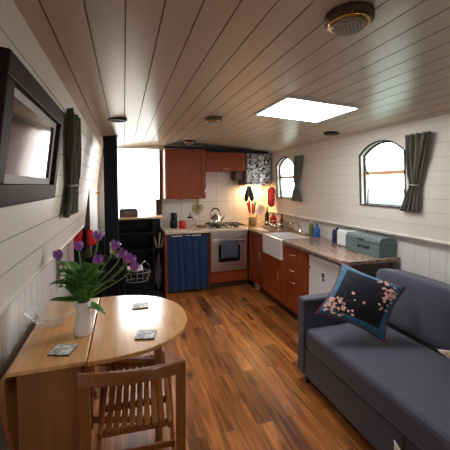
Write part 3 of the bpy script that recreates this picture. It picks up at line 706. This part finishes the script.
# red mitt + red bottle + dark bottle
rm = thing('oven_glove', 'long red quilted oven glove hanging in the corner beside the small window', 'oven glove', (2.330, 4.85, 1.40))
bm = NB(); prism(bm, [(.060*math.cos(a), (.10 if math.sin(a) >= 0 else -.10)+.060*math.sin(a)) for a in [2*math.pi*k/28 for k in range(28)]], 'Y', -.02, .02); obj('body', bm, 'red', rm, bev=.015)
bm = NB(); tube(bm, [(.060*math.cos(a), -.022, (.10 if math.sin(a) >= 0 else -.10)+.060*math.sin(a)) for a in [2*math.pi*k/28 for k in range(28)]], .006, 6, closed=True); obj('binding', bm, 'piping', rm, smooth=True)
bm = NB(); tube(bm, [(0, 0, .155), (0, .03, .19), (.03, .04, .20)], .004, 6); obj('loop', bm, 'black', rm)
rb = thing('bottle', 'red plastic bottle standing on the corner worktop under the red glove', 'bottle', (2.315, 4.72, ZT))
bm = NB(); lathe(bm, [(.052, 0), (.058, .01), (.058, .13), (.04, .165), (.018, .185), (.018, .19)], 20); obj('body', bm, 'redgloss', rb, smooth=True)
bm = NB(); lathe(bm, [(.02, .19), (.018, .22), (.008, .235), (.001, .235)], 12); obj('cap', bm, 'pink', rb, smooth=True)
db = thing('bottle', 'tall dark bottle just behind the red bottle in the corner', 'bottle', (2.30, 4.93, ZT))
bm = NB(); lathe(bm, [(.035, 0), (.037, .01), (.037, .18), (.015, .22), (.014, .28)], 20); obj('body', bm, 'iron', db, smooth=True)
bm = NB(); lathe(bm, [(.017, .28), (.017, .31), (.001, .31)], 12); obj('cap', bm, 'bark', db)
db = thing('bottle', 'short dark bottle to the right of the red bottle', 'bottle', (2.395, 4.58, ZT))
bm = NB(); lathe(bm, [(.032, 0), (.034, .01), (.034, .12), (.015, .15), (.014, .19)], 20); obj('body', bm, 'cherry_dk', db, smooth=True)
bm = NB(); lathe(bm, [(.017, .19), (.017, .215), (.001, .215)], 12); obj('cap', bm, 'iron', db)
tr_ = thing('tray', 'pale chopping board lying flat on the speckled corner worktop', 'board', (1.99, 4.42, ZT))
bm = NB(); box(bm, -.10, .03, -.16, .16, 0, .012); obj('board', bm, 'palewt', tr_, bev=.004)
bm = NB(); tube(bm, [(-.04, -.17, .008), (-.04, -.20, .008), (0, -.20, .008), (0, -.17, .008)], .005, 6); obj('handle', bm, 'palewt', tr_)
# spices/cable by ledge
ca = thing('cable', 'thin black cable running down the wall behind the bread bin', 'cable', (2.46, 2.75, ZT))
bm = NB(); tube(bm, [(-.012, 0, .20), (-.012, .005, .1), (-.01, -.03, .01)], .005, 6); tube(bm, [(-.012, -.22, .20), (-.012, -.22, .1), (-.01, -.2, .01)], .003, 6); obj('flex', bm, 'black', ca, smooth=True)

# ------------------------------------------------------------------ opening, step unit and landing
su = thing('step_unit', 'black open-fronted shelf steps under the bright opening with a wooden top', 'shelf unit')
bm = NB(); box(bm, -.10, .55, 4.80, 5.90, 1.100, 1.128); obj('top_board', bm, 'pine', su, bev=.004, label='pale wooden top board')
boxobj('side_panel', su, 'black', -.10, -.08, 4.84, 5.24, .013, 1.098); boxobj('side_panel', su, 'black', .395, .425, 4.84, 5.24, .013, 1.098); boxobj('back_panel', su, 'black', -.079, .55, 5.215, 5.235, .013, 1.098)
for z in (.30, .62, .87): boxobj('shelf', su, 'dblue', -.079, .394, 4.83, 5.214, z, z+.03)
boxobj('shelf', su, 'dblue', .426, .55, 4.85, 5.214, .62, .65)
boxobj('kick_panel', su, 'black', -.079, .394, 4.90, 4.92, .013, .298)
bx = thing('bread_box', 'dark brown metal box with a silver strip on the wooden top board', 'box', (.06, 4.98, 1.129), 0)
bm = NB(); rb_ = []
prism(bm, [(-.13, 0), (.13, 0), (.13, .09), (.115, .125), (-.115, .125), (-.13, .09)], 'Y', -.09, .09); obj('body', bm, 'brownmetal', bx, bev=.008)
bm = NB(); box(bm, -.05, .05, -.097, -.091, .06, .068); obj('handle', bm, 'chrome', bx)
bm = NB(); box(bm, .118, .133, -.094, -.02, .02, .10); obj('end_cap', bm, 'black', bx)
sp2 = thing('loudspeaker', 'narrow dark brown upright box at the right edge of the opening', 'speaker', (.505, 5.12, 1.129))
boxobj('body', sp2, 'cherry_dk', -.035, .03, -.06, .06, 0, .25); bm = NB(); box(bm, -.028, .023, -.064, -.061, .02, .23); obj('grille', bm, 'iron', sp2)
bm = NB(); box(bm, .30, .46, 4.86, 5.02, 1.129, 1.136); tag(obj('place_mat', bm, 'cherry_dk', bev=.001), 'dark brown mat lying on the wooden top board', 'mat')
for k, (x, rz, m_) in enumerate(((.455, -18, 'paper'), (.485, 12, 'white'), (.515, 25, 'bark'))):
    b_ = thing('magazine', ['brown magazine leaning on the left in the gap beside the curtained unit', 'white magazine in the middle of the gap beside the curtained unit', 'tan magazine leaning right beside the curtained unit'][k], 'magazine', (x, 4.92, .652+.002), 0, 'magazines in the gap')
    bm = NB(); box(bm, -.008, .008, -.06, .10, 0, .22, mtx=Matrix.Rotation(R(rz*.6), 4, 'Y')); obj('cover', bm, m_, b_)
    bm = NB(); box(bm, -.005, .005, -.064, -.061, .008, .212, mtx=Matrix.Rotation(R(rz*.6), 4, 'Y')); obj('pages', bm, 'white', b_)
bg = thing('plastic_bag', 'crumpled grey plastic bag on the black floor below the magazines', 'bag', (.485, 4.95, .013))
bm = NB()
def bagf(u, v):
    a = 2*math.pi*u; r = (.05+.012*math.sin(5*a+v*7)+.008*math.sin(9*a))*math.sin(math.pi*min(.98, max(.02, v)))**.5*(1.15-.5*v)
    return (r*math.cos(a)*.95, r*math.sin(a), .52*v)
grid(bm, bagf, 24, 14); bmesh.ops.remove_doubles(bm, verts=bm.verts, dist=.0005); obj('bag_body', bm, 'plastic', bg, smooth=True)
bm = NB(); tube(bm, [(0, 0, .5), (.01, 0, .56), (.03, 0, .5)], .006, 6); obj('bag_handle', bm, 'plastic', bg)
# stairwell beyond: white side walls
bm = NB(); box(bm, -.16, -.10, 5.34, 5.95, 0, 2.36); struct('wall_stair_left', bm, 'white')
# stove column and stove
fl = thing('flue_column', 'tall blue-black square column rising to the ceiling left of the opening', 'column', (-.148, 4.07, 0.013))
bm = NB(); box(bm, -.076, .076, -.07, .07, 0, 2.165); obj('shaft', bm, 'dblue', fl, bev=.004)
bm = NB(); box(bm, -.09, .088, -.085, .085, 2.166, 2.20); obj('cap', bm, 'black', fl, bev=.003)
st = thing('wood_stove', 'low black stove behind the tulips at the foot of the dark column', 'stove', (-.36, 4.35, .013))
boxobj('body', st, 'black', -.24, .115, -.20, .25, .10, .95, bev=.01)
boxobj('top_plate', st, 'iron', -.25, .125, -.215, .265, .952, .975)
d = boxobj('door', st, 'iron', -.18, .08, -.222, -.202, .28, .80); bm = NB(); box(bm, -.14, .04, -.226, -.223, .38, .72); obj('glass', bm, 'blackglass', d)
for x in (-.2, .1):
    for y in (-.18, .22): bm = NB(); box(bm, x-.015, x+.015, y-.015, y+.015, 0, .099); obj('leg', bm, 'iron', st)
pot = thing('coffee_pot', 'shiny steel pot on a dark stand seen between the tulip heads', 'pot', (-.13, 3.86, .785))
bm = NB(); lathe(bm, [(.045, 0), (.05, .01), (.035, .10), (.042, .16)], 20); obj('body', bm, 'chrome', pot, smooth=True)
bm = NB(); lathe(bm, [(.043, .161), (.02, .18), (.008, .19), (.001, .20)], 16); obj('lid', bm, 'black', pot, smooth=True)
bm = NB(); tube(bm, [(.04, 0, .14), (.09, 0, .13), (.085, 0, .06), (.045, 0, .03)], .007, 8); obj('handle', bm, 'chrome', pot, smooth=True)
ps = thing('plant_stand', 'small black side stand in front of the dark column', 'stand', (-.13, 3.86, 0))
bm = NB(); box(bm, -.14, .14, -.10, .10, .765, .784); obj('top', bm, 'black', ps, bev=.003)
for x in (-.12, .12):
    for y in (-.08, .08): bm = NB(); box(bm, x-.01, x+.01, y-.01, y+.01, 0, .764); obj('leg', bm, 'black', ps)
wb = thing('wire_basket', 'chrome wire basket with a tall loop handle on the slate floor', 'basket', (.15, 4.42, .013))
bm = NB()
for z, w in ((.30, .13), (.42, .16)): tube(bm, [(w*math.cos(a)*1.1, w*math.sin(a)*.7, z) for a in [2*math.pi*k/24 for k in range(24)]], .005, 6, closed=True)
for k in range(12):
    a = 2*math.pi*k/12; tube(bm, [(.13*1.1*math.cos(a), .13*.7*math.sin(a), .30), (.16*1.1*math.cos(a), .16*.7*math.sin(a), .42)], .003, 5)
obj('basket_wires', bm, 'plastic', wb, smooth=True)
bm = NB(); tube(bm, [(.03, 0, .50), (.11, 0, .56), (.16, 0, .50), (.175, 0, .42), (.14, 0, .33), (.06, 0, .30)], .005, 8); obj('loop_handle', bm, 'chrome', wb, smooth=True)
bm = NB()
for x in (-.12, .12): tube(bm, [(x, 0, 0), (x*.9, 0, .30)], .005, 6)
tube(bm, [(-.12, -.08, .006), (-.12, .08, .006)], .005, 6); tube(bm, [(.12, -.08, .006), (.12, .08, .006)], .005, 6)
obj('stand', bm, 'black', wb)
bm = NB(); grid(bm, lambda u, v: (.15+(-.13+.20*u), 4.42-.08+.15*v, .475+.035*math.sin(u*6+v*5)*math.sin(v*4)), 16, 12); tag(obj('folded_cloth', bm, 'white', smooth=True, solid=.02), 'crumpled white cloth lying in the wire basket', 'cloth')
# red gloves and pink cloth at the left wall
rg = thing('oven_glove', 'pair of bright red gloves hanging low on the left wall behind the tulips', 'gloves', (-.440, 3.93, 1.085))
for dy, rz_ in ((-.045, 8), (.05, -6)):
    bm = NB(); lathe(bm, [(.03, 0), (.038, -.03), (.044, -.09), (.05, -.14), (.035, -.17), (.01, -.18)], 16, sy=.7, m=Matrix.Translation((dy, 0, 0)) @ Matrix.Rotation(R(rz_*2), 4, 'Y')); g_ = obj('glove', bm, 'red', rg, smooth=True)
bm = NB(); tube(bm, [(-.18, 0, .03), (-.05, 0, .02), (.05, 0, -.005)], .006, 6); obj('hook', bm, 'black', rg)
pk = thing('hanging_cloth', 'pale pink cloth hanging from the left gunwale behind the leftmost tulips', 'cloth', (-.50, 3.35, .70))
bm = NB(); grid(bm, lambda u, v: (.01*math.sin(u*14), -.10+.22*u, .40*v), 20, 6); obj('drape', bm, 'pink', pk, smooth=True, solid=.004)
bm = NB(); box(bm, -.012, .012, -.11, .13, .40, .425); obj('hanging_bar', bm, 'white', pk)
# panelled cupboard door on the left wall
ld = bpy.data.objects.new('door_1', None); C.objects.link(ld); ld['kind'] = 'structure'; ld.location = (-.385, 4.0, .75)
bm = NB(); box(bm, -.045, .0, .0, .03, .0, .80); obj('door_edge', bm, 'cherry_dk', ld)
bm = NB(); box(bm, -.045, .0, .031, 1.2, .0, .80); obj('door_panel', bm, 'white', ld, bev=.003)
bm = NB(); tube(bm, [(.0, .90, .74), (.05, .90, .74), (.05, 1.08, .74)], .011, 8); obj('door_handle', bm, 'brass', ld, smooth=True)

# ------------------------------------------------------------------ gateleg table
tb = thing('gateleg_table', 'beech gateleg table with one rounded leaf raised, against the left wall', 'table', (-.19, 2.13, 0))
TH = .73; a_, b_ = .575, .48
bm = NB(); box(bm, -.345, -.003, -.455, .49, TH-.024, TH); obj('centre_board', bm, 'beech', tb, bev=.005)
def dshape(n=40, a=a_, b=b_, yc=.012, x0=.003):
    pts = []
    for i in range(n+1):
        t = -math.pi/2+math.pi*i/n
        pts.append((x0+a*abs(math.cos(t))**.80, yc+b*math.copysign(abs(math.sin(t))**.92, math.sin(t))))
    return pts
bm = NB(); prism(bm, dshape(), 'Z', TH-.024, TH); obj('raised_leaf', bm, 'beech', tb, bev=.005)
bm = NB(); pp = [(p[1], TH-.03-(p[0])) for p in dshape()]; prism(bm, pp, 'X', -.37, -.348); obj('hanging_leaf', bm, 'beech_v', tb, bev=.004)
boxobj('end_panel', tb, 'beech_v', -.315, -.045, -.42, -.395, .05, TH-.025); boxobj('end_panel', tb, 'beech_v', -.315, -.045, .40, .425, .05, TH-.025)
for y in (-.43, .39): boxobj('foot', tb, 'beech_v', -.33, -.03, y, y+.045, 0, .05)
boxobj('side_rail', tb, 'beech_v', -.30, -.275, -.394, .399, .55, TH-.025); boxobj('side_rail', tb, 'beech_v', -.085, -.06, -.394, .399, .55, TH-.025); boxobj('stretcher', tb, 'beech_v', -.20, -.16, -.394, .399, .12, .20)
gt = thing('x', '', ''); bpy.data.objects.remove(gt)
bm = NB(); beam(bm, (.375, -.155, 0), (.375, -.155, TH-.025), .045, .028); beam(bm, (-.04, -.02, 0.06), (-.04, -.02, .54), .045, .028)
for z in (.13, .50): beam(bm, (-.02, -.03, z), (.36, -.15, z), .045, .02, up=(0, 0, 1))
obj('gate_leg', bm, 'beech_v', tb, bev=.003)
for y in (-.25, .25):
    bm = NB(); box(bm, -.03, .035, y-.02, y+.02, TH-.028, TH-.0245); obj('hinge', bm, 'brass', tb)

# ------------------------------------------------------------------ folding chair
ch = thing('folding_chair', 'slatted wooden folding chair pushed under the rounded table leaf', 'chair', (.03, 1.45, 0), R(-3))
SX = .145
zs_ = lambda y: .425+.14*(y-.10)+.05*max(0, y-.35)
NSL = 8
for k in range(NSL):
    x = -SX+ (2*SX)*(k+.5)/NSL; bm = NB()
    ysl = [.11+.50*i/6 for i in range(7)]
    top = [(y, zs_(y)) for y in ysl]
    prism(bm, top+[(y, z-.014) for y, z in top[::-1]], 'X', x-.0145, x+.0145)
    obj('seat_slat', bm, 'chairwood', ch, bev=.003)
for y in (.13, .28, .46, .58):
    bm = NB(); beam(bm, (-SX-.03, y, zs_(y)-.026), (SX+.03, y, zs_(y)-.026), .03, .022, up=(0, 1, 0)); obj('seat_rail', bm, 'chairwood', ch, bev=.002)
for s in (-1, 1):
    bm = NB(); beam(bm, (s*(SX+.018), .09, zs_(.09)-.005), (s*(SX+.018), .62, zs_(.62)-.005), .022, .035); obj('seat_side', bm, 'chairwood', ch, bev=.003)
    bm = NB(); beam(bm, (s*.208, 0, .775), (s*.208, .03, .0), .045, .026); obj('leg', bm, 'chairwood', ch, bev=.004)
    bm = NB(); beam(bm, (s*.190, .50, zs_(.5)-.03), (s*.190, .02, .0), .022, .035); obj('leg', bm, 'chairwood', ch, bev=.004)
bm = NB()
pts = [(-.23+.46*i/12, -.018-.030*math.sin(math.pi*i/12)) for i in range(13)]
prism(bm, [(x, y+.011) for x, y in pts]+[(x, y-.011) for x, y in pts[::-1]], 'Z', .742, .80); obj('back_rail', bm, 'chairwood', ch, bev=.006)
for z, y in ((.14, .16), (.22, .215)):
    bm = NB(); beam(bm, (-.20, y, z), (.20, y, z), .03, .014, up=(0, 0, 1)); obj('stretcher', bm, 'chairwood', ch, bev=.002)
bm = NB(); beam(bm, (-.18, .09, .095), (.18, .09, .095), .03, .014, up=(0, 0, 1)); obj('stretcher', bm, 'chairwood', ch, bev=.002)

# ------------------------------------------------------------------ on the table
TZ = TH+.001
jg = thing('jug', 'tall white ceramic jug holding the purple tulips', 'jug', (-.24, 2.0, TZ))
bm = NB(); lathe(bm, [(.048, 0), (.053, .006), (.049, .05), (.040, .11), (.037, .14), (.043, .178), (.047, .195), (.043, .194), (.034, .14), (.036, .11), (.044, .05), (.045, .012), (.001, .010)], 32); obj('body', bm, 'ceramic', jg, smooth=True)
bm = NB(); tube(bm, [(.030, .022, .165), (.05, .05, .165), (.054, .056, .11), (.034, .034, .055)], .007, 8); obj('handle', bm, 'ceramic', jg, smooth=True)
bm = NB(); prism(bm, [(-.036, -.015), (-.054, -.01), (-.036, .015)], 'Z', .175, .193); obj('spout', bm, 'ceramic', jg, bev=.003)
heads = [(60, (-.355, 1.99, 1.185), 'tulip with its head furthest left, over the bowl', (-.3, 0)),
         (0, (-.262, 2.06, 1.215), 'tulip second from the left, in front of the pale wall', (-.1, .1)),
         (0, (-.155, 2.02, 1.275), 'topmost tulip, its open head below the red gloves', (.0, 0)),
         (0, (-.150, 1.95, 1.150), 'darker tulip head low in the middle of the bunch', (-.1, -.2)),
         (0, (-.065, 2.0, 1.222), 'tulip head in front of the dark column', (.25, 0)),
         (0, (-.028, 1.97, 1.178), 'tulip head just right of the dark column', (.4, 0)),
         (0, (.018, 2.01, 1.135), 'upper one of the two touching tulip heads on the right', (.6, 0)),
         (0, (.035, 1.97, 1.098), 'lowest tulip head at the right tip of the bunch', (.8, 0)),
         (0, (-.002, 2.04, 1.128), 'tulip head tucked behind the right-hand pair', (.5, .2))]
for i, (_, p, lb, tl) in enumerate(heads):
    o0 = Vector((-.24, 2.0, TZ+.16)); P = Vector(p)
    t = thing('tulip', 'purple '+lb, 'tulip', o0, 0, 'purple tulips in the jug')
    off = Vector((random.uniform(-.012, .012), random.uniform(-.012, .012), 0)); q0 = off; q3 = P-o0
    q1 = Vector((q3.x*.25, q3.y*.25, q3.z*.5)); q2 = q3-Vector((tl[0]*.08, tl[1]*.08, .09))
    pts = []
    for k in range(13):
        s = k/12; pts.append(q0*(1-s)**3+q1*3*s*(1-s)**2+q2*3*s*s*(1-s)+q3*s**3)
    bm = NB(); tube(bm, pts, .0042, 6); obj('stem', bm, 'stem', t, smooth=True)
    d = (pts[-1]-pts[-3]).normalized(); rot = Vector((0, 0, 1)).rotation_difference(d).to_matrix().to_4x4()
    for k in range(6):
        a0 = k*math.pi/3; inner = k % 2; sc2 = .92 if inner else 1
        opn = .0 if i not in (2, 6) else .010
        def pf(u, v, a0=a0, inner=inner):
            w = math.sin(math.pi*min(1, v*.88+.12))**.6*.62*(1-.25*v)
            a = a0+(u-.5)*2*w
            r = sc2*(.003+.0245*math.sin(math.pi*(.06+.80*v))**.75)+opn*v*v
            return (r*math.cos(a), r*math.sin(a), .056*v*(1+.0*inner)-.004)
        bm = NB(); grid(bm, pf, 5, 8); bmesh.ops.transform(bm, matrix=Matrix.Translation(q3) @ rot, verts=bm.verts[:]); obj('petal', bm, 'petal', t, smooth=True, solid=.0015)
# leaves: one foliage part per jug bunch, each leaf a thing of its own would not be separable: give them to the first tulips
tul = [o for o in bpy.data.objects if o.get('category') == 'tulip']
leafspec = []
for k in range(20):
    a = 2*math.pi*k/20+random.uniform(-.15, .15); leafspec.append((a, random.uniform(.08, .15), random.uniform(.14, .27), random.uniform(.044, .060)))
leafspec += [(math.pi*1.10, .165, .04, .046), (-.30, .12, -.02, .042), (math.pi*.95, .17, .13, .046), (math.pi*1.4, .13, .10, .05), (-.9, .13, .13, .048), (-1.9, .10, .15, .05), (-.05, .17, .12, .03), (math.pi*1.2, .13, .12, .045)]
for k, (a, ln, hh, w) in enumerate(leafspec):
    dx, dy = math.cos(a), math.sin(a)
    dy *= .65
    def lf(u, v):
        s = v; r = .012+ln*s**1.15; z = .02+hh*2.1*s*(1-s*.55)+(-.06 if hh < 0 else 0)*s*s
        wid = w*math.sin(math.pi*min(1, .10+s*.90))**.7*(1-.3*s)+.001
        uu = (u-.5)*2
        x = dx*r-math.sin(a)*uu*wid; y = dy*r+math.cos(a)*uu*wid
        return (x, y, z+.45*wid*uu*uu+.006*math.sin(s*7+k))
    bm = NB(); grid(bm, lf, 6, 12); obj('leaf', bm, 'leaf', tul[k % len(tul)], smooth=True, solid=.0015)
bw = thing('glass_bowl', 'wide clear glass bowl on the table corner by the wall', 'bowl', (-.44, 2.20, TZ))
bm = NB(); lathe(bm, [(.055, 0), (.06, .004), (.09, .022), (.125, .058), (.150, .088)], 36, cap0=True, cap1=False)
for k in range(14):
    a = k*2.4; r = .045+.006*k; zz = .004+max(0, (r-.06))*.80
    lathe(bm, [(.010, zz+.004), (.009, zz+.007), (.001, zz+.008)], 7, (r*math.cos(a), r*math.sin(a), 0), mi=1 if k % 2 else 2)
obj('bowl', bm, ['cutglass', 'plastic', 'white'], bw, smooth=True)
bm = NB(); tube(bm, [(.151*math.cos(a), .151*math.sin(a), .089) for a in [2*math.pi*k/40 for k in range(40)]], .003, 6, closed=True); obj('rim', bm, 'cutglass', bw, smooth=True)
for (x, y, rz, lb) in ((-.318, 1.82, -18, 'square patterned grey coaster at the near left of the table, beside the jug'), (.108, 1.865, -14, 'square patterned grey coaster on the rounded leaf, nearest the chair'), (.098, 2.335, -3, 'square patterned coaster at the far side of the rounded leaf')):
    t = thing('coaster', lb, 'coaster', (x, y, TZ), R(rz), 'coasters on the table')
    bm = NB(); box(bm, -.055, .055, -.055, .055, 0, .006); obj('board', bm, 'iron', t, bev=.001)
    bm = NB(); box(bm, -.054, .054, -.054, .054, .0061, .0072); obj('printed_top', bm, 'coaster', t)

# ------------------------------------------------------------------ sofa
sf = thing('sofa', 'dark blue-grey fabric sofa along the right wall', 'sofa', (1.347, 2.285, 0), R(0))
SL = 2.35
def cushion(bm, x0, x1, y0, y1, z0, z1, bul=.03, n=10):
    pass
boxobj('base', sf, 'sofa', .012, 1.0, -SL+.1, -.02, .075, .30, bev=.012)
boxobj('arm', sf, 'sofa', 0, .50, -.105, .0, .078, .695, bev=.016)
boxobj('arm', sf, 'sofa', 0, 1.0, -SL, -SL+.11, .078, .695, bev=.022)
def soft(name, x0, x1, y0, y1, z0, z1, parent, m='sofa', bev=.04, rot=None):
    bm = NB(); nx = ny = nz = 6
    v = box(bm, x0, x1, y0, y1, z0, z1)
    bmesh.ops.subdivide_edges(bm, edges=bm.edges[:], cuts=7, use_grid_fill=True)
    cx, cy, cz = (x0+x1)/2, (y0+y1)/2, (z0+z1)/2; hx, hy, hz = (x1-x0)/2, (y1-y0)/2, (z1-z0)/2
    for vv in bm.verts:
        a, b, c = (vv.co.x-cx)/hx, (vv.co.y-cy)/hy, (vv.co.z-cz)/hz
        f = bev
        if abs(c) > .99: vv.co.z += math.copysign(f*.5*(1-a*a)*(1-b*b), c)
        if abs(a) > .99: vv.co.x += math.copysign(f*.5*(1-c*c)*(1-b*b), a)
        k = max(0, abs(a)-.85)*max(0, abs(b)-.85)+max(0, abs(b)-.85)*max(0, abs(c)-.85)+max(0, abs(a)-.85)*max(0, abs(c)-.85)
        vv.co.x = cx+(vv.co.x-cx)*(1-k*1.2); vv.co.y = cy+(vv.co.y-cy)*(1-k*.8); vv.co.z = cz+(vv.co.z-cz)*(1-k*1.5)
    if rot: bmesh.ops.rotate(bm, cent=(x1, cy, z0), matrix=rot, verts=bm.verts)
    return obj(name, bm, m, parent, smooth=True, sub=1)
boxobj('seat_cushion', sf, 'sofa', .004, .80, -SL+.115, -.108, .303, .470, bev=.03)
boxobj('back_frame', sf, 'sofa', .86, 1.0, -SL+.1, -.06, .302, .70, bev=.03)
rt_ = Matrix.Rotation(R(7), 3, 'Y')
for y0, y1 in ((-.86, -.11), (-1.55, -.87), (-2.24, -1.56)):
    soft('back_cushion', .625, .845, y0, y1, .48, .885, sf, bev=.03, rot=rt_)
for x in (.06, .9):
    for y in (-.08, -SL+.06):
        bm = NB(); lathe(bm, [(.02, 0), (.024, .076)], 12, (x, y, 0)); obj('foot', bm, 'black', sf)
bm = NB(); box(bm, .006, .0125, -1.06, -1.045, .08, .29); obj('drawer_seam', bm, 'iron', sf)

def pillow(name, label, corners, th, mats, bord=.12, nn=24, pattern=None):
    TL, TR, BR, BL = [Vector(c) for c in corners]
    cen = (TL+TR+BR+BL)/4; root = thing(name, label, 'cushion', cen)
    nrm = ((TR-TL).cross(BL-TL)).normalized()
    if nrm.dot(cen-Vector((0, 0, 1.6))) > 0: nrm = -nrm
    def P(u, v, s):
        p = TL*(1-u)*(1-v)+TR*u*(1-v)+BR*u*v+BL*(1-u)*v-cen
        h = (max(0, 16*u*(1-u)*v*(1-v)))**.42*th/2
        pin = .035*(math.sin(math.pi*u)*(1 if v < .5 else -1)*abs(2*v-1)**6)
        pin2 = .03*(math.sin(math.pi*v)*(1 if u < .5 else -1)*abs(2*u-1)**6)
        ddown = (BL-TL).normalized(); dright = (TR-TL).normalized()
        return p+ddown*pin+dright*pin2+nrm*s*h
    bm = NB()
    for s in (1, -1):
        vs = grid(bm, lambda u, v: P(u, v, s), nn, nn)
    bm.verts.ensure_lookup_table(); bm.faces.ensure_lookup_table()
    k = 0
    for s in range(2):
        for i in range(nn):
            for j in range(nn):
                u, v = (i+.5)/nn, (j+.5)/nn; bm.faces[k].material_index = 1 if (min(u, 1-u, v, 1-v) < bord) else 0; k += 1
    bmesh.ops.remove_doubles(bm, verts=bm.verts, dist=.0004)
    if pattern: pattern(bm, P, nrm)
    obj('cover', bm, mats[:2]+mats[3:], root, smooth=True)
    bm = NB(); N_ = 16; e = [(i/N_, 0) for i in range(N_)]+[(1, i/N_) for i in range(N_)]+[(1-i/N_, 1) for i in range(N_)]+[(0, 1-i/N_) for i in range(N_)]
    tube(bm, [P(u, v, 0) for u, v in e], .006, 6, closed=True); obj('piping', bm, mats[2], root, smooth=True)
    return root, P, nrm
def blossoms(bm, P, nrm):
    rnd = random.Random(5); cl = []
    for _ in range(60):
        cl.append((rnd.gauss(.83, .065), rnd.gauss(.27, .13)))
    for _ in range(60):
        cl.append((rnd.gauss(.20, .10), rnd.gauss(.82, .075)))
    cl += [(.42, .62), (.55, .60), (.36, .52), (.47, .85), (.65, .12), (.62, .15)]
    def put(c0, du, dv, r, n, mi, k0):
        face(bm, [bm.verts.new(c0+du*r*k0(k)*math.cos(2*math.pi*k/n)+dv*r*k0(k)*math.sin(2*math.pi*k/n)+nrm*.003) for k in range(n)], mi)
    for u, v in cl:
        if not (.04 < u < .96 and .05 < v < .96): continue
        c0 = P(u, v, 1); du = (P(u+.01, v, 1)-c0).normalized(); dv = nrm.cross(du).normalized()
        put(c0, du, dv, rnd.uniform(.007, .013), 10, 3, lambda k: 1.15 if k % 2 else .75)
    for a, b in (((.95, .15), (.62, .40)), ((.85, .25), (.80, .55)), ((.72, .30), (.70, .50)), ((.05, .88), (.42, .62)), ((.15, .8), (.36, .88)), ((.25, .75), (.27, .55))):
        tube(bm, [P(a[0]+(b[0]-a[0])*t/5+.01*math.sin(t), a[1]+(b[1]-a[1])*t/5, 1)+nrm*.001 for t in range(6)], .0028, 5, mi=2)
pillow('scatter_cushion', 'navy cushion with teal border and pink blossom print leaning in the sofa corner',
    [(1.645, 2.12, .985), (1.955, 1.80, .855), (1.735, 1.77, .495), (1.300, 1.95, .682)], .12, ['navy', 'teal', 'piping', 'twig', 'blossom'], pattern=blossoms)
pillow('scatter_cushion', 'cream patterned cushion at the right edge, on the sofa seat', [(1.85, 1.455, .573), (1.95, 1.05, .76), (1.93, .75, .62), (1.80, 1.03, .490)], .10, ['cream', 'cream', 'white'])
pillow('scatter_cushion', 'cream leaf-patterned cushion leaning against the sofa front on the floor, bottom edge', [(1.275, 1.215, .315), (1.25, .86, .24), (1.12, .80, .02), (1.15, 1.10, .02)], .06, ['cream', 'cream', 'white'])

# ------------------------------------------------------------------ light
w = bpy.data.worlds.new('World'); sc.world = w; w.use_nodes = True
nt = w.node_tree; bg_ = nt.nodes['Background']
tc = nt.nodes.new('ShaderNodeTexCoord'); sx = nt.nodes.new('ShaderNodeSeparateXYZ'); nt.links.new(tc.outputs['Generated'], sx.inputs[0])
rp = nt.nodes.new('ShaderNodeValToRGB'); ma = nt.nodes.new('ShaderNodeMath'); ma.operation = 'MULTIPLY_ADD'; ma.inputs[1].default_value = .5; ma.inputs[2].default_value = .5; nt.links.new(sx.outputs['Z'], ma.inputs[0]); nt.links.new(ma.outputs[0], rp.inputs['Fac'])
rp.color_ramp.elements[0].position = .40; rp.color_ramp.elements[0].color = (.05, .06, .05, 1); e_ = rp.color_ramp.elements.new(.47); e_.color = (.88, .89, .87, 1)
rp.color_ramp.elements[2].position = .62; rp.color_ramp.elements[2].color = (1, .99, .98, 1)
nt.links.new(rp.outputs['Color'], bg_.inputs['Color']); bg_.inputs['Strength'].default_value = 13
def portal(loc, rot, sx_, sy_):
    l = bpy.data.lights.new('portal', 'AREA'); l.shape = 'RECTANGLE'; l.size = sx_; l.size_y = sy_; l.cycles.is_portal = True
    o = bpy.data.objects.new('portal', l); C.objects.link(o); o.location = loc; o.rotation_euler = rot
for yc, s in WINS:
    if s == 'R': portal((2.62, yc, 1.70), (0, R(90), 0), .66, .6)
    else: portal((-.66, yc, 1.70), (0, R(-90), 0), .66, .6)
portal((.23, Y1+.10, 1.65), (R(-90), 0, 0), .66, 1.1)
portal((1.0, Y0-.12, 1.6), (R(90), 0, 0), .6, .7)
def area(name, loc, rot, a, b, e, col):
    l = bpy.data.lights.new(name, 'AREA'); l.shape = 'RECTANGLE'; l.size = a; l.size_y = b; l.energy = e; l.color = col
    o = bpy.data.objects.new(name, l); C.objects.link(o); o.location = loc; o.rotation_euler = rot; return o
area('strip_light_glow', (2.13, 5.13, 1.580), (0, 0, 0), .28, .03, 8, (1, .60, .25))

# ------------------------------------------------------------------ camera
cam = bpy.data.cameras.new('Camera'); co_ = bpy.data.objects.new('Camera', cam); C.objects.link(co_)
cam.sensor_width = 36; cam.lens = 36*320/450; cam.shift_y = -(225-201.770)/450; cam.clip_start = .05
co_.location = (0, 0, 1.6); co_.rotation_euler = (R(90-3), 0, R(-17.4945))
sc.camera = co_
vs = sc.view_settings; vs.view_transform = 'Standard'; vs.look = 'None'; vs.gamma = 1; vs.use_curve_mapping = False; vs.exposure = 0.0
